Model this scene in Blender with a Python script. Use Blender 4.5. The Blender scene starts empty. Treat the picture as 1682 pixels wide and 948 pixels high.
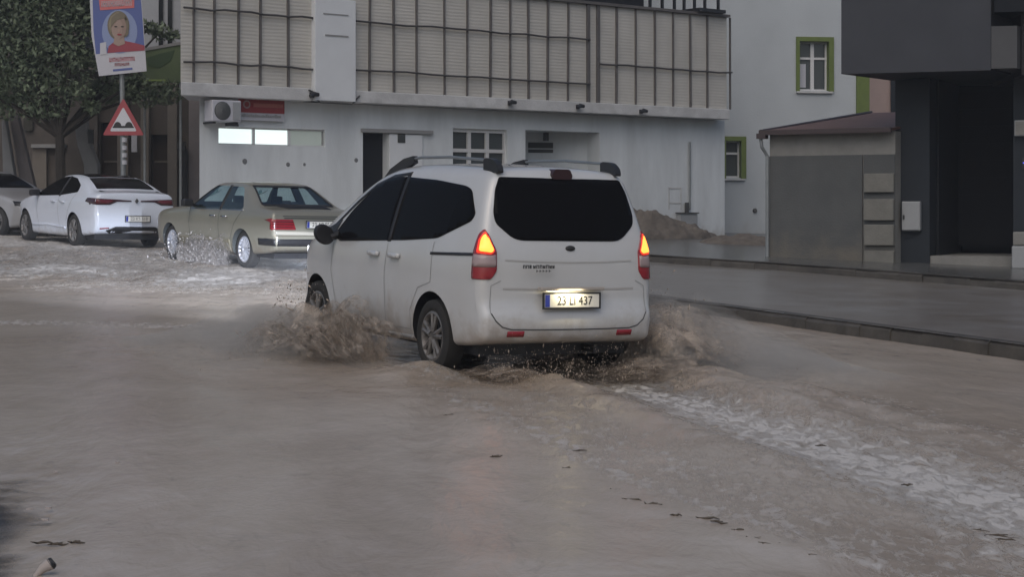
import bpy, bmesh, math, random
import numpy as np
from mathutils import Vector, Matrix
from mathutils.bvhtree import BVHTree
R = math.radians
random.seed(7)
C = bpy.context.scene.collection
SC = bpy.context.scene

# ------------------------------------------------------------------ camera, sky, sun, exposure
CAM_H, F, HY = 1.664, 3000.0, 347.2          # eye height, focal length and horizon row (photo pixels)
cd = bpy.data.cameras.new('camera')
cam = bpy.data.objects.new('camera', cd); C.objects.link(cam)
cam.location = (0, 0, CAM_H); cam.rotation_euler = (R(90), 0, 0)
cd.sensor_width = 36; cd.lens = 36*F/1682; cd.shift_y = -(474-HY)/1682
cd.clip_end = 500; cd.clip_start = .1
SC.camera = cam
w = bpy.data.worlds.new('World'); SC.world = w; w.use_nodes = True
nt = w.node_tree; bg = nt.nodes['Background']
sky = nt.nodes.new('ShaderNodeTexSky'); sky.sky_type = 'NISHITA'; sky.sun_disc = False
SUN_EL, SUN_ROT = R(48), R(195)
sky.sun_elevation = SUN_EL; sky.sun_rotation = SUN_ROT
sky.air_density = 1.0; sky.dust_density = 3.0; sky.ozone_density = 1.0
nt.links.new(sky.outputs[0], bg.inputs['Color']); bg.inputs['Strength'].default_value = .10
ld = bpy.data.lights.new('sun', 'SUN'); ld.energy = 1.0; ld.angle = R(70); ld.color = (1, .97, .93)
sun = bpy.data.objects.new('sun', ld); C.objects.link(sun)
# sky rotation is clockwise from +Y seen from above
sd = Vector((math.sin(SUN_ROT)*math.cos(SUN_EL), math.cos(SUN_ROT)*math.cos(SUN_EL), math.sin(SUN_EL)))
sun.rotation_euler = (-sd).to_track_quat('-Z', 'Y').to_euler()
SC.view_settings.view_transform = 'Standard'; SC.view_settings.look = 'None'
SC.view_settings.gamma = 1; SC.view_settings.use_curve_mapping = False
SC.view_settings.exposure = -.14
try:
    SC.cycles.max_bounces = 6; SC.cycles.transparent_max_bounces = 24
    SC.cycles.caustics_reflective = False; SC.cycles.caustics_refractive = False
    SC.cycles.sample_clamp_indirect = 4
except Exception: pass

GA, GB = -.0282, .0191                        # the street climbs towards the left and away
def gz(x, y): return GA*x + GB*y
def ground_at(px, py, dz=0.0):                # the point of the street seen at a photo pixel
    u, v = (px-841)/F, (HY-py)/F
    t = (CAM_H-dz)/(GB-v+GA*u)
    return Vector((u*t, t, gz(u*t, t)+dz))

# ------------------------------------------------------------------ materials
def N(nt, t, **k):
    n = nt.nodes.new(t)
    for a, b in k.items(): setattr(n, a, b)
    return n
def mat(name, col, rough=.6, metal=0, spec=.5, coat=0, emit=None, estr=0, var=0, scale=6, bump=0, bscale=30, col2=None, stretch=None):
    m = bpy.data.materials.new(name); m.use_nodes = True
    nt = m.node_tree; p = nt.nodes['Principled BSDF']; L = nt.links.new
    p.inputs['Base Color'].default_value = (*col, 1); p.inputs['Roughness'].default_value = rough
    p.inputs['Metallic'].default_value = metal; p.inputs['Specular IOR Level'].default_value = spec
    if coat: p.inputs['Coat Weight'].default_value = coat; p.inputs['Coat Roughness'].default_value = .06
    if emit: p.inputs['Emission Color'].default_value = (*emit, 1); p.inputs['Emission Strength'].default_value = estr
    if var or bump:
        tc = N(nt, 'ShaderNodeTexCoord'); mp = N(nt, 'ShaderNodeMapping'); L(tc.outputs['Object'], mp.inputs[0])
        if stretch: mp.inputs['Scale'].default_value = stretch
    if var:
        n1 = N(nt, 'ShaderNodeTexNoise'); n1.inputs['Scale'].default_value = scale; n1.inputs['Detail'].default_value = 6
        n1.inputs['Roughness'].default_value = .62
        L(mp.outputs[0], n1.inputs['Vector'])
        r = N(nt, 'ShaderNodeValToRGB'); r.color_ramp.elements[0].position = .3; r.color_ramp.elements[1].position = .72
        c2 = col2 or tuple(c*(1-var) for c in col)
        r.color_ramp.elements[0].color = (*c2, 1); r.color_ramp.elements[1].color = (*col, 1)
        L(n1.outputs['Fac'], r.inputs[0]); L(r.outputs[0], p.inputs['Base Color'])
    if bump:
        n2 = N(nt, 'ShaderNodeTexNoise'); n2.inputs['Scale'].default_value = bscale; n2.inputs['Detail'].default_value = 5
        L(mp.outputs[0], n2.inputs['Vector'])
        b = N(nt, 'ShaderNodeBump'); b.inputs['Strength'].default_value = bump; b.inputs['Distance'].default_value = .02
        L(n2.outputs['Fac'], b.inputs['Height']); L(b.outputs[0], p.inputs['Normal'])
    return m

def grime(m, col, lo, hi, amount=.8, scale=3.0, stretch=(1, 1, 1)):
    # splashed mud or damp that climbs unevenly from the ground
    nt = m.node_tree; L = nt.links.new; p = nt.nodes['Principled BSDF']
    tc = N(nt, 'ShaderNodeTexCoord'); sx = N(nt, 'ShaderNodeSeparateXYZ'); L(tc.outputs['Object'], sx.inputs[0])
    mp = N(nt, 'ShaderNodeMapping'); mp.inputs['Scale'].default_value = stretch; L(tc.outputs['Object'], mp.inputs[0])
    n = N(nt, 'ShaderNodeTexNoise'); n.inputs['Scale'].default_value = scale; n.inputs['Detail'].default_value = 8; n.inputs['Roughness'].default_value = .68; L(mp.outputs[0], n.inputs['Vector'])
    a = N(nt, 'ShaderNodeMapRange'); a.inputs[1].default_value = lo; a.inputs[2].default_value = hi; a.inputs[3].default_value = .42; a.inputs[4].default_value = -.30; L(sx.outputs['Z'], a.inputs[0])
    ad = N(nt, 'ShaderNodeMath', operation='ADD'); L(n.outputs['Fac'], ad.inputs[0]); L(a.outputs[0], ad.inputs[1])
    q = N(nt, 'ShaderNodeMapRange'); q.interpolation_type = 'SMOOTHSTEP'; q.inputs[1].default_value = .45; q.inputs[2].default_value = .85; q.inputs[4].default_value = amount; L(ad.outputs[0], q.inputs[0])
    x = N(nt, 'ShaderNodeMix', data_type='RGBA'); L(q.outputs[0], x.inputs[0]); x.inputs[7].default_value = (*col, 1)
    src = p.inputs['Base Color'].links[0].from_socket if p.inputs['Base Color'].links else None
    if src: L(src, x.inputs[6])
    else: x.inputs[6].default_value = p.inputs['Base Color'].default_value
    L(x.outputs[2], p.inputs['Base Color'])
M = {}
M['plaster'] = mat('white_plaster', (.70, .735, .755), .85, var=.26, scale=1.0, bump=.25, bscale=25, stretch=(1.6, 1, .35))
M['plaster_clean'] = mat('white_panel', (.66, .68, .70), .55, var=.08, scale=3)
M['plaster_tall'] = mat('tall_plaster', (.47, .50, .52), .85, var=.15, scale=.7, bump=.2, bscale=30)
M['ledge'] = mat('ledge_concrete', (.58, .58, .58), .85, var=.3, scale=3, bump=.3)
M['bar'] = mat('brown_steel_bar', (.12, .11, .105), .6, var=.3, scale=8)
M['rod'] = mat('dark_steel_rod', (.05, .047, .045), .6)
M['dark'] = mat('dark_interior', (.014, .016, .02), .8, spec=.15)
M['black'] = mat('black_plastic', (.015, .015, .017), .45)
M['glass_dark'] = mat('dark_window_glass', (.012, .014, .016), .12, spec=.5)
M['glass_house'] = mat('house_glass', (.05, .06, .065), .15, spec=.6)
M['white_frame'] = mat('white_frame', (.60, .60, .60), .5)
M['lit'] = mat('lit_frosted_pane', (.7, .75, .74), .4, emit=(.86, 1, .97), estr=1.05)
M['dim'] = mat('dim_frosted_pane', (.42, .45, .42), .4, emit=(.85, 1, .9), estr=.12)
M['green'] = mat('green_paint', (.13, .175, .04), .7, var=.2, scale=5)
M['pink'] = mat('pink_plaster', (.50, .37, .33), .8, var=.1)
M['roof_metal'] = mat('brown_roof_sheet', (.15, .085, .075), .55, spec=.2, var=.3, scale=4, bump=.2, bscale=6)
M['roof_edge'] = mat('roof_edge', (.045, .03, .03), .5)
M['cement_pale'] = mat('pale_cement', (.24, .235, .22), .9, var=.25, scale=3, bump=.3)
M['cement_dark'] = mat('dark_cement_render', (.095, .098, .097), .9, var=.35, scale=1.6, bump=.3, col2=(.07, .074, .075))
M['block'] = mat('concrete_block', (.19, .185, .165), .9, var=.25, scale=5, bump=.4)
M['mortar'] = mat('block_mortar', (.10, .10, .09), .9)
M['slate'] = mat('slate_cladding', (.024, .029, .036), .65, spec=.2, var=.2, scale=2)
M['overhang'] = mat('grey_cladding', (.055, .058, .068), .7, spec=.2, var=.2, scale=1.2)
M['overhang_pale'] = mat('pale_grey_cladding', (.085, .086, .09), .7, spec=.2, var=.1)
M['soffit'] = mat('soffit', (.03, .03, .033), .8, spec=.2)
M['wall_hole'] = mat('wall_hole', (.16, .165, .17), .9)
M['grey_box'] = mat('grey_metal_box', (.30, .31, .32), .5, var=.1)
M['brownwall'] = mat('brown_wall', (.095, .082, .072), .9, var=.3, scale=2, bump=.3)
M['browndoor'] = mat('brown_door', (.045, .032, .026), .7, var=.3, scale=4)
M['taupe'] = mat('taupe_pilaster', (.17, .15, .13), .85, var=.2, scale=3)
M['stairstone'] = mat('stair_stone', (.20, .18, .18), .85, var=.2, scale=3)
M['palestone'] = mat('pale_stone', (.25, .25, .25), .85, var=.2, scale=3)
M['bark'] = mat('bark', (.035, .03, .025), .95, var=.4, scale=12, bump=.6)
M['pole'] = mat('galvanised_pole', (.26, .28, .29), .5, metal=.3, var=.25, scale=6)
M['red'] = mat('red_paint', (.31, .05, .06), .5)
M['sign_red'] = mat('red_sign_face', (.27, .035, .04), .5, var=.1)
M['white'] = mat('white_paint', (.55, .56, .60), .5)
M['off_white'] = mat('off_white', (.45, .45, .49), .6)
M['blue'] = mat('blue_print', (.07, .10, .28), .5)
M['blue2'] = mat('pale_blue_print', (.20, .25, .42), .5)
M['skin'] = mat('printed_skin', (.30, .22, .185), .6)
M['hair'] = mat('printed_hair', (.15, .125, .085), .6)
M['blouse'] = mat('printed_blouse', (.26, .04, .06), .6)
M['banner'] = mat('green_banner', (.085, .125, .05), .6, var=.3, scale=2)
M['banner_dark'] = mat('green_banner_dark', (.03, .06, .02), .6)
M['van_paint'] = mat('white_car_paint', (.51, .52, .53), .30, coat=.9, var=.06, scale=1.3, col2=(.47, .47, .465))
M['beige_paint'] = mat('beige_car_paint', (.27, .26, .21), .3, metal=.3, coat=.7)
M['pearl_paint'] = mat('pearl_car_paint', (.66, .70, .78), .3, coat=.8)
M['grey_paint'] = mat('grey_car_paint', (.30, .30, .31), .35, coat=.6)
M['tyre'] = mat('tyre_rubber', (.018, .017, .016), .85, bump=.3)
M['rim'] = mat('muddy_rim', (.28, .27, .26), .45, metal=.4, var=.5, scale=9, col2=(.06, .05, .045))
M['rim_bright'] = mat('bright_rim', (.62, .63, .68), .3, metal=.6, var=.3, scale=14)
M['glass_van'] = mat('tinted_car_glass', (.006, .006, .007), .12, spec=.03)
M['seam'] = mat('panel_gap', (.06, .06, .06), .8)
M['seam_soft'] = mat('panel_gap_soft', (.25, .25, .25), .7)
M['crease_shade'] = mat('crease_shade', (.36, .35, .34), .5)  # darker body tone: shade of creases put into the colour
M['chrome'] = mat('chrome_trim', (.6, .6, .6), .2, metal=1)
M['rail_grey'] = mat('roof_rail_grey', (.22, .24, .25), .4, metal=.5)
M['brake_lit'] = mat('lit_brake_lens', (.6, .08, .02), .3, emit=(1, .30, .045), estr=3.2)
M['brake_rim'] = mat('lit_brake_lens_edge', (.6, .03, .02), .3, emit=(1, .05, .02), estr=1.0)
M['lens_red'] = mat('red_lens', (.26, .012, .022), .2, coat=.5)
M['lens_dark'] = mat('dark_red_lens', (.045, .012, .016), .2, coat=.5)
M['lens_clear'] = mat('clear_lens', (.33, .25, .25), .25, coat=.5)
M['plate_white'] = mat('plate_face', (.68, .67, .62), .5)
M['plate_blue'] = mat('plate_band', (.02, .04, .30), .5)
M['ink'] = mat('black_ink', (.02, .02, .02), .6)
M['headlight'] = mat('headlamp_lit', (.8, .8, .8), .2, emit=(.85, .92, 1), estr=4)
M['lamp_off'] = mat('headlamp_off', (.4, .42, .45), .15, coat=.5)
M['seat'] = mat('car_seat', (.05, .055, .055), .9)
M['wet_pave'] = mat('wet_pavement', (.225, .215, .205), .30, col2=(.15, .13, .11), var=.25, scale=1.3, bump=.12, bscale=6)
M['kerb'] = mat('wet_kerb_stone', (.095, .085, .072), .5, var=.5, scale=3, bump=.6, bscale=9)
M['platform'] = mat('wet_paving_platform', (.115, .115, .11), .22, var=.3, scale=1.2, bump=.1, bscale=5)
M['dirt'] = mat('brown_dirt', (.165, .142, .12), .95, var=.45, scale=5, bump=.8, bscale=14)
M['asphalt'] = mat('wet_asphalt', (.055, .055, .057), .4, var=.4, scale=9, bump=.6, bscale=60)
M['twig'] = mat('wet_twig', (.085, .066, .05), .8, var=.3)
M['litter'] = mat('paper_and_glint', (.42, .37, .35), .8, var=.3)  # paper of the cup, also colours the flecks that stand in for glints
M['orange_glow'] = mat('blue_light', (.05, .05, .6), .4, emit=(.1, .12, 1), estr=1.2)

grime(M['van_paint'], (.30, .25, .205), .12, .85, .7, 4.5)
grime(M['plaster'], (.30, .265, .225), .5, 2.2, .7, 1.6, (1, 1, .6)); grime(M['plaster_tall'], (.28, .25, .215), .5, 2.0, .7, 1.4)
grime(M['cement_dark'], (.15, .135, .11), .5, 1.7, .8, 2.0); grime(M['beige_paint'], (.20, .165, .125), .15, .7, .7, 5); grime(M['pearl_paint'], (.36, .33, .30), .1, .5, .6, 6)
def glass_clear():
    m = bpy.data.materials.new('pale_car_glass'); m.use_nodes = True; nt = m.node_tree; L = nt.links.new
    nt.nodes.remove(nt.nodes['Principled BSDF']); out = nt.nodes['Material Output']
    t = N(nt, 'ShaderNodeBsdfTransparent'); t.inputs[0].default_value = (.74, .86, .86, 1)
    g = N(nt, 'ShaderNodeBsdfGlossy'); g.inputs['Roughness'].default_value = .08; g.inputs[0].default_value = (.9, .97, 1, 1)
    f0 = N(nt, 'ShaderNodeLayerWeight'); f0.inputs[0].default_value = .5; f = N(nt, 'ShaderNodeMath', operation='POWER'); f.inputs[1].default_value = 4.0; L(f0.outputs['Facing'], f.inputs[0])
    x = N(nt, 'ShaderNodeMixShader'); ad = N(nt, 'ShaderNodeMath', operation='MULTIPLY_ADD'); ad.inputs[1].default_value = .7; ad.inputs[2].default_value = .07
    L(f.outputs[0], ad.inputs[0]); L(ad.outputs[0], x.inputs[0]); L(t.outputs[0], x.inputs[1]); L(g.outputs[0], x.inputs[2]); L(x.outputs[0], out.inputs[0])
    return m
M['glass_clear'] = glass_clear()

def panel_mat():
    m = mat('beige_slat_panel', (.52, .50, .46), .75, var=.16, scale=1.3)
    nt = m.node_tree; L = nt.links.new; p = nt.nodes['Principled BSDF']
    tc = N(nt, 'ShaderNodeTexCoord'); wv = N(nt, 'ShaderNodeTexWave'); wv.bands_direction = 'Z'; wv.inputs['Scale'].default_value = 4.2
    wv.inputs['Distortion'].default_value = 1.6; wv.inputs['Detail'].default_value = 2; wv.inputs['Detail Scale'].default_value = .6
    L(tc.outputs['Object'], wv.inputs['Vector']); b = N(nt, 'ShaderNodeBump'); b.inputs['Strength'].default_value = .16; b.inputs['Distance'].default_value = .03
    L(wv.outputs['Fac'], b.inputs['Height']); L(b.outputs[0], p.inputs['Normal'])
    return m
M['panel'] = panel_mat()

def leaf_mat():
    m = bpy.data.materials.new('tree_leaf'); m.use_nodes = True; nt = m.node_tree; L = nt.links.new
    p = nt.nodes['Principled BSDF']; p.inputs['Roughness'].default_value = .6
    g = N(nt, 'ShaderNodeNewGeometry'); r = N(nt, 'ShaderNodeValToRGB')
    e = r.color_ramp.elements; e[0].color = (.06, .085, .052, 1); e[1].color = (.15, .19, .115, 1)
    L(g.outputs['Random Per Island'], r.inputs[0]); L(r.outputs[0], p.inputs['Base Color'])
    return m
M['leaf'] = leaf_mat()

def water_mat():
    m = bpy.data.materials.new('muddy_flood_water'); m.use_nodes = True; nt = m.node_tree; L = nt.links.new
    p = nt.nodes['Principled BSDF']; out = nt.nodes['Material Output']
    tc = N(nt, 'ShaderNodeTexCoord')
    at = lambda n: N(nt, 'ShaderNodeAttribute', attribute_name=n)
    def noise(sc, det, stretch=(1, 1, 1), rot=0, rough=.6):
        mp = N(nt, 'ShaderNodeMapping'); mp.inputs['Scale'].default_value = stretch; mp.inputs['Rotation'].default_value = (0, 0, rot)
        L(tc.outputs['Object'], mp.inputs[0]); n = N(nt, 'ShaderNodeTexNoise'); n.inputs['Scale'].default_value = sc
        n.inputs['Detail'].default_value = det; n.inputs['Roughness'].default_value = rough; n.inputs['Distortion'].default_value = .6
        L(mp.outputs[0], n.inputs['Vector']); return n.outputs['Fac']
    def mth(op, a, b, c=None, clamp=False):
        n = N(nt, 'ShaderNodeMath', operation=op); n.use_clamp = clamp
        for i, v in enumerate((a, b, c)):
            if v is None: continue
            if isinstance(v, (int, float)): n.inputs[i].default_value = v
            else: L(v, n.inputs[i])
        return n.outputs[0]
    def mix(f, a, b):
        n = N(nt, 'ShaderNodeMix', data_type='RGBA'); L(f, n.inputs[0]) if not isinstance(f, float) else None
        for s, v in ((6, a), (7, b)):
            if isinstance(v, tuple): n.inputs[s].default_value = (*v, 1)
            else: L(v, n.inputs[s])
        return n.outputs[2]
    def smooth(v, lo, hi):
        n = N(nt, 'ShaderNodeMapRange'); n.interpolation_type = 'SMOOTHSTEP'; n.inputs[1].default_value = lo; n.inputs[2].default_value = hi
        L(v, n.inputs[0]); return n.outputs[0]
    big = smooth(noise(.55, 6, (1, .6, 1), 0, .68), .3, .7)
    base = mix(big, (.325, .268, .215), (.43, .375, .318))
    brown = mth('MULTIPLY', at('brown').outputs['Fac'], smooth(noise(1.6, 5), .2, .75), None, True)
    base = mix(brown, base, (.31, .245, .185))
    # thin streaks running with the flow, and small dark flecks
    st = smooth(noise(2.2, 5, (2.0, .9, 1), R(-20), .7), .56, .74)
    base = mix(mth('MULTIPLY', st, .4), base, (.22, .195, .17))
    fk = smooth(noise(9, 3, (.6, 1.6, 1), R(8)), .715, .76)
    base = mix(mth('MULTIPLY', fk, mth('MULTIPLY', at('fleck').outputs['Fac'], .75)), base, (.06, .048, .036))
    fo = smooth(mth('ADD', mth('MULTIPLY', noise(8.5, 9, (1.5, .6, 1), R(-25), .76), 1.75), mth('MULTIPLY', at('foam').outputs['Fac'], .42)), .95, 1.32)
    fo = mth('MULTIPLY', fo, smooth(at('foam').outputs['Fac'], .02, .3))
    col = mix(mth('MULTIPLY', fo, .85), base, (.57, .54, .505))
    L(col, p.inputs['Base Color'])
    p.inputs['Specular IOR Level'].default_value = .5
    L(mth('ADD', .23, mth('MULTIPLY', fo, .3)), p.inputs['Roughness'])
    h = mth('ADD', mth('MULTIPLY', noise(1.8, 5, (1.3, .55, 1), R(-16)), 1.1), mth('MULTIPLY', noise(7, 5, (1.1, .55, 1), R(-8)), .5))
    h = mth('ADD', h, mth('MULTIPLY', noise(3.0, 4, (1.2, .5, 1), R(14), .6), .5))
    h = mth('ADD', h, mth('MULTIPLY', fo, .5))
    b = N(nt, 'ShaderNodeBump'); b.inputs['Distance'].default_value = .05
    L(mth('ADD', .34, mth('MULTIPLY', at('chop').outputs['Fac'], .55)), b.inputs['Strength'])
    L(h, b.inputs['Height']); L(b.outputs[0], p.inputs['Normal'])
    tr = N(nt, 'ShaderNodeBsdfTransparent'); x = N(nt, 'ShaderNodeMixShader')
    L(smooth(mth('ADD', at('thin').outputs['Fac'], mth('MULTIPLY', mth('SUBTRACT', noise(2.6, 6, (1, 2, 1)), .5), .9)), .2, 1.0), x.inputs[0])
    L(p.outputs[0], x.inputs[1]); L(tr.outputs[0], x.inputs[2]); L(x.outputs[0], out.inputs[0])
    return m
M['water'] = water_mat()

def spray_mat(name, col, nscale=9, lo=.35, hi=.75, flow=False):
    m = bpy.data.materials.new(name); m.use_nodes = True; nt = m.node_tree; L = nt.links.new
    p = nt.nodes['Principled BSDF']; out = nt.nodes['Material Output']
    p.inputs['Base Color'].default_value = (*col, 1); p.inputs['Roughness'].default_value = .6; p.inputs['Specular IOR Level'].default_value = .25
    p.inputs['Subsurface Weight'].default_value = 0
    tc = N(nt, 'ShaderNodeTexCoord'); n = N(nt, 'ShaderNodeTexNoise'); n.inputs['Scale'].default_value = nscale; n.inputs['Detail'].default_value = 7
    n.inputs['Roughness'].default_value = .66; n.inputs['Distortion'].default_value = .5
    if flow: fa = N(nt, 'ShaderNodeAttribute', attribute_name='flow'); L(fa.outputs['Vector'], n.inputs['Vector'])
    else: L(tc.outputs['Object'], n.inputs['Vector'])
    r = N(nt, 'ShaderNodeValToRGB'); r.color_ramp.elements[0].position = .35; r.color_ramp.elements[1].position = .7
    r.color_ramp.elements[0].color = (*[c*.72 for c in col], 1); r.color_ramp.elements[1].color = (*[min(1, c*1.18) for c in col], 1)
    n3 = N(nt, 'ShaderNodeTexNoise'); n3.inputs['Scale'].default_value = 5; n3.inputs['Detail'].default_value = 5; L(tc.outputs['Object'], n3.inputs['Vector'])
    L(n3.outputs['Fac'], r.inputs[0]); L(r.outputs[0], p.inputs['Base Color'])
    a = N(nt, 'ShaderNodeAttribute', attribute_name='dens')
    s = N(nt, 'ShaderNodeMath', operation='ADD'); L(n.outputs['Fac'], s.inputs[0]); L(a.outputs['Fac'], s.inputs[1])
    q = N(nt, 'ShaderNodeMapRange'); q.interpolation_type = 'SMOOTHSTEP'; q.inputs[1].default_value = lo+.5; q.inputs[2].default_value = hi+.5
    L(s.outputs[0], q.inputs[0])
    t = N(nt, 'ShaderNodeBsdfTransparent'); x = N(nt, 'ShaderNodeMixShader')
    L(q.outputs[0], x.inputs[0]); L(t.outputs[0], x.inputs[1]); L(p.outputs[0], x.inputs[2]); L(x.outputs[0], out.inputs[0])
    b = N(nt, 'ShaderNodeBump'); b.inputs['Strength'].default_value = .5; b.inputs['Distance'].default_value = .06
    L(n.outputs['Fac'], b.inputs['Height']); L(b.outputs[0], p.inputs['Normal'])
    return m
M['spray_brown'] = spray_mat('brown_spray', (.45, .375, .305), 6, .20, .80)
M['spray_grey'] = spray_mat('grey_spray', (.36, .33, .31), 8, .25, .95)
M['sheet_brown'] = spray_mat('brown_water_sheet', (.48, .405, .335), 2.3, .06, .62, True)
M['sheet_grey'] = spray_mat('grey_water_sheet', (.40, .375, .36), 3.0, .12, .50, True)
M['drop_brown'] = mat('brown_droplets', (.40, .33, .27), .4)
M['drop_grey'] = mat('grey_droplets', (.40, .38, .37), .6)

# ------------------------------------------------------------------ builders
def tag(o, label=None, cat=None, group=None, kind=None):
    if label: o['label'] = label
    if cat: o['category'] = cat
    if group: o['group'] = group
    if kind: o['kind'] = kind
    return o
def empty(name, label, cat, loc=(0, 0, 0), rz=0, group=None):
    o = bpy.data.objects.new(name, None); C.objects.link(o); o.location = loc; o.rotation_euler = (0, 0, rz)
    return tag(o, label, cat, group)
def link(name, me, mats, parent=None, smooth=False, bevel=0, angle=35):
    o = bpy.data.objects.new(name, me); C.objects.link(o)
    for m in (mats if isinstance(mats, (list, tuple)) else [mats]): me.materials.append(m)
    if parent: o.parent = parent
    if smooth:
        me.shade_smooth(); me.set_sharp_from_angle(angle=R(angle))
    if bevel:
        b = o.modifiers.new('bevel', 'BEVEL'); b.width = bevel; b.segments = 2; b.limit_method = 'ANGLE'; b.angle_limit = R(40)
    return o
class MB:
    def __init__(s): s.v, s.f, s.m = [], [], []
    def add(s, vs, fs, mi=0):
        o = len(s.v); s.v += [tuple(v) for v in vs]; s.f += [tuple(i+o for i in f) for f in fs]; s.m += [mi]*len(fs); return s
    def box(s, x0, x1, y0, y1, z0, z1, mi=0):
        return s.add([(x, y, z) for z in (z0, z1) for y in (y0, y1) for x in (x0, x1)],
                     [(0, 2, 3, 1), (4, 5, 7, 6), (0, 1, 5, 4), (2, 6, 7, 3), (0, 4, 6, 2), (1, 3, 7, 5)], mi)
    def quad(s, *p, mi=0): return s.add(p, [tuple(range(len(p)))], mi)
    def prism(s, poly, a, b, fn, mi=0):       # poly of 2-D points, swept from a to b; fn(u, v, t) -> point
        n = len(poly); vs = [fn(u, v, a) for u, v in poly]+[fn(u, v, b) for u, v in poly]
        fs = [tuple(range(n)), tuple(range(2*n-1, n-1, -1))]+[(i, i+n, (i+1) % n+n, (i+1) % n) for i in range(n)]
        return s.add(vs, fs, mi)
    def tube(s, pts, r, n=8, mi=0, caps=True):
        pts = [Vector(p) for p in pts]; rs = r if isinstance(r, (list, tuple)) else [r]*len(pts); o = len(s.v)
        for i, p in enumerate(pts):
            d = (pts[min(i+1, len(pts)-1)]-pts[max(i-1, 0)]).normalized()
            a = d.cross(Vector((0, 0, 1)) if abs(d.z) < .9 else Vector((0, 1, 0))).normalized(); b = d.cross(a)
            s.v += [tuple(p+(a*math.cos(t)+b*math.sin(t))*rs[i]) for t in [2*math.pi*k/n for k in range(n)]]
        for i in range(len(pts)-1):
            for k in range(n):
                s.f.append((o+i*n+k, o+i*n+(k+1) % n, o+(i+1)*n+(k+1) % n, o+(i+1)*n+k)); s.m.append(mi)
        if caps:
            s.f.append(tuple(o+k for k in range(n))[::-1]); s.f.append(tuple(o+(len(pts)-1)*n+k for k in range(n))); s.m += [mi, mi]
        return s
    def lathe(s, prof, n=32, axis='x', c=(0, 0, 0), mi=0, closed=False):   # prof: (along, radius)
        o = len(s.v); k = len(prof)
        for j in range(n):
            t = 2*math.pi*j/n
            for a, r in prof:
                p = (a, r*math.cos(t), r*math.sin(t)) if axis == 'x' else (r*math.cos(t), r*math.sin(t), a) if axis == 'z' else (r*math.cos(t), a, r*math.sin(t))
                s.v.append((p[0]+c[0], p[1]+c[1], p[2]+c[2]))
        for j in range(n):
            for i in range(k if closed else k-1):
                i2 = (i+1) % k; j2 = (j+1) % n
                s.f.append((o+j*k+i, o+j*k+i2, o+j2*k+i2, o+j2*k+i)); s.m.append(mi)
        return s
    def build(s, name, mats, parent=None, smooth=False, bevel=0, angle=35, fix=True):
        me = bpy.data.meshes.new(name); me.from_pydata(s.v, [], s.f)
        me.polygons.foreach_set('material_index', s.m)
        if fix:
            bm = bmesh.new(); bm.from_mesh(me); bmesh.ops.recalc_face_normals(bm, faces=bm.faces); bm.to_mesh(me); bm.free()
        return link(name, me, mats, parent, smooth, bevel, angle)
def text(name, s, size, m, parent, loc, rot, sx=1, ext=.001, align='CENTER'):
    cu = bpy.data.curves.new(name, 'FONT'); cu.body = s; cu.size = size; cu.align_x = align; cu.align_y = 'CENTER'; cu.extrude = ext
    cu.materials.append(m)
    t = bpy.data.objects.new(name, cu); C.objects.link(t); bpy.context.view_layer.update()
    me = bpy.data.meshes.new_from_object(t.evaluated_get(bpy.context.evaluated_depsgraph_get())); bpy.data.objects.remove(t)
    o = bpy.data.objects.new(name, me); C.objects.link(o)
    if not me.materials: me.materials.append(m)
    o.parent = parent; o.location = loc; o.rotation_euler = rot; o.scale = (sx, 1, 1)
    return o
# value noise for meshes
_rng = np.random.default_rng(3); _LAT = _rng.random((256, 256))
def vnoise(x, y):
    xi = np.floor(x).astype(int); yi = np.floor(y).astype(int); fx = x-xi; fy = y-yi
    fx = fx*fx*(3-2*fx); fy = fy*fy*(3-2*fy); g = lambda a, b: _LAT[a % 256, b % 256]
    return (g(xi, yi)*(1-fx)+g(xi+1, yi)*fx)*(1-fy)+(g(xi, yi+1)*(1-fx)+g(xi+1, yi+1)*fx)*fy
def fbm(x, y, oct=4):
    s = 0; a = .5; t = 0
    for i in range(oct):
        s = s+a*vnoise(x*2**i+17.3*i, y*2**i+5.1*i); t += a; a *= .5
    return s/t-.5
class Frame:                                   # a vertical facade: local x along it, local y into it
    def __init__(s, x, y, rz): s.o = Vector((x, y, 0)); s.rz = rz; s.u = Vector((math.cos(rz), math.sin(rz), 0)); s.n = Vector((-math.sin(rz), math.cos(rz), 0))
    def at(s, px, py, off=0.0):
        d = Vector(((px-841)/F, 1, (HY-py)/F)); o = s.o+s.n*off
        t = o.dot(s.n)/d.dot(s.n); p = d*t; q = p-s.o
        return q.dot(s.u), p.z+CAM_H
    def world(s, x, y, z): return s.o+s.u*x+s.n*y+Vector((0, 0, z))
    def empty(s, name, label, cat): return empty(name, label, cat, s.o, s.rz)
def facade(mb, x0, x1, z0, z1, holes, depth=.22, y=0, mi=0):
    xs = sorted({x0, x1, *[h[0] for h in holes], *[h[1] for h in holes]}); zs = sorted({z0, z1, *[h[2] for h in holes], *[h[3] for h in holes]})
    for a, b in zip(xs, xs[1:]):
        for c, d in zip(zs, zs[1:]):
            if not any(h[0] <= (a+b)/2 <= h[1] and h[2] <= (c+d)/2 <= h[3] for h in holes):
                mb.quad((a, y, c), (b, y, c), (b, y, d), (a, y, d), mi=mi)
    for a, b, c, d in holes:
        Y = y+depth
        mb.quad((a, y, c), (a, y, d), (a, Y, d), (a, Y, c), mi=mi); mb.quad((b, y, c), (b, Y, c), (b, Y, d), (b, y, d), mi=mi)
        mb.quad((a, y, d), (b, y, d), (b, Y, d), (a, Y, d), mi=mi); mb.quad((a, y, c), (a, Y, c), (b, Y, c), (b, y, c), mi=mi)

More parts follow.
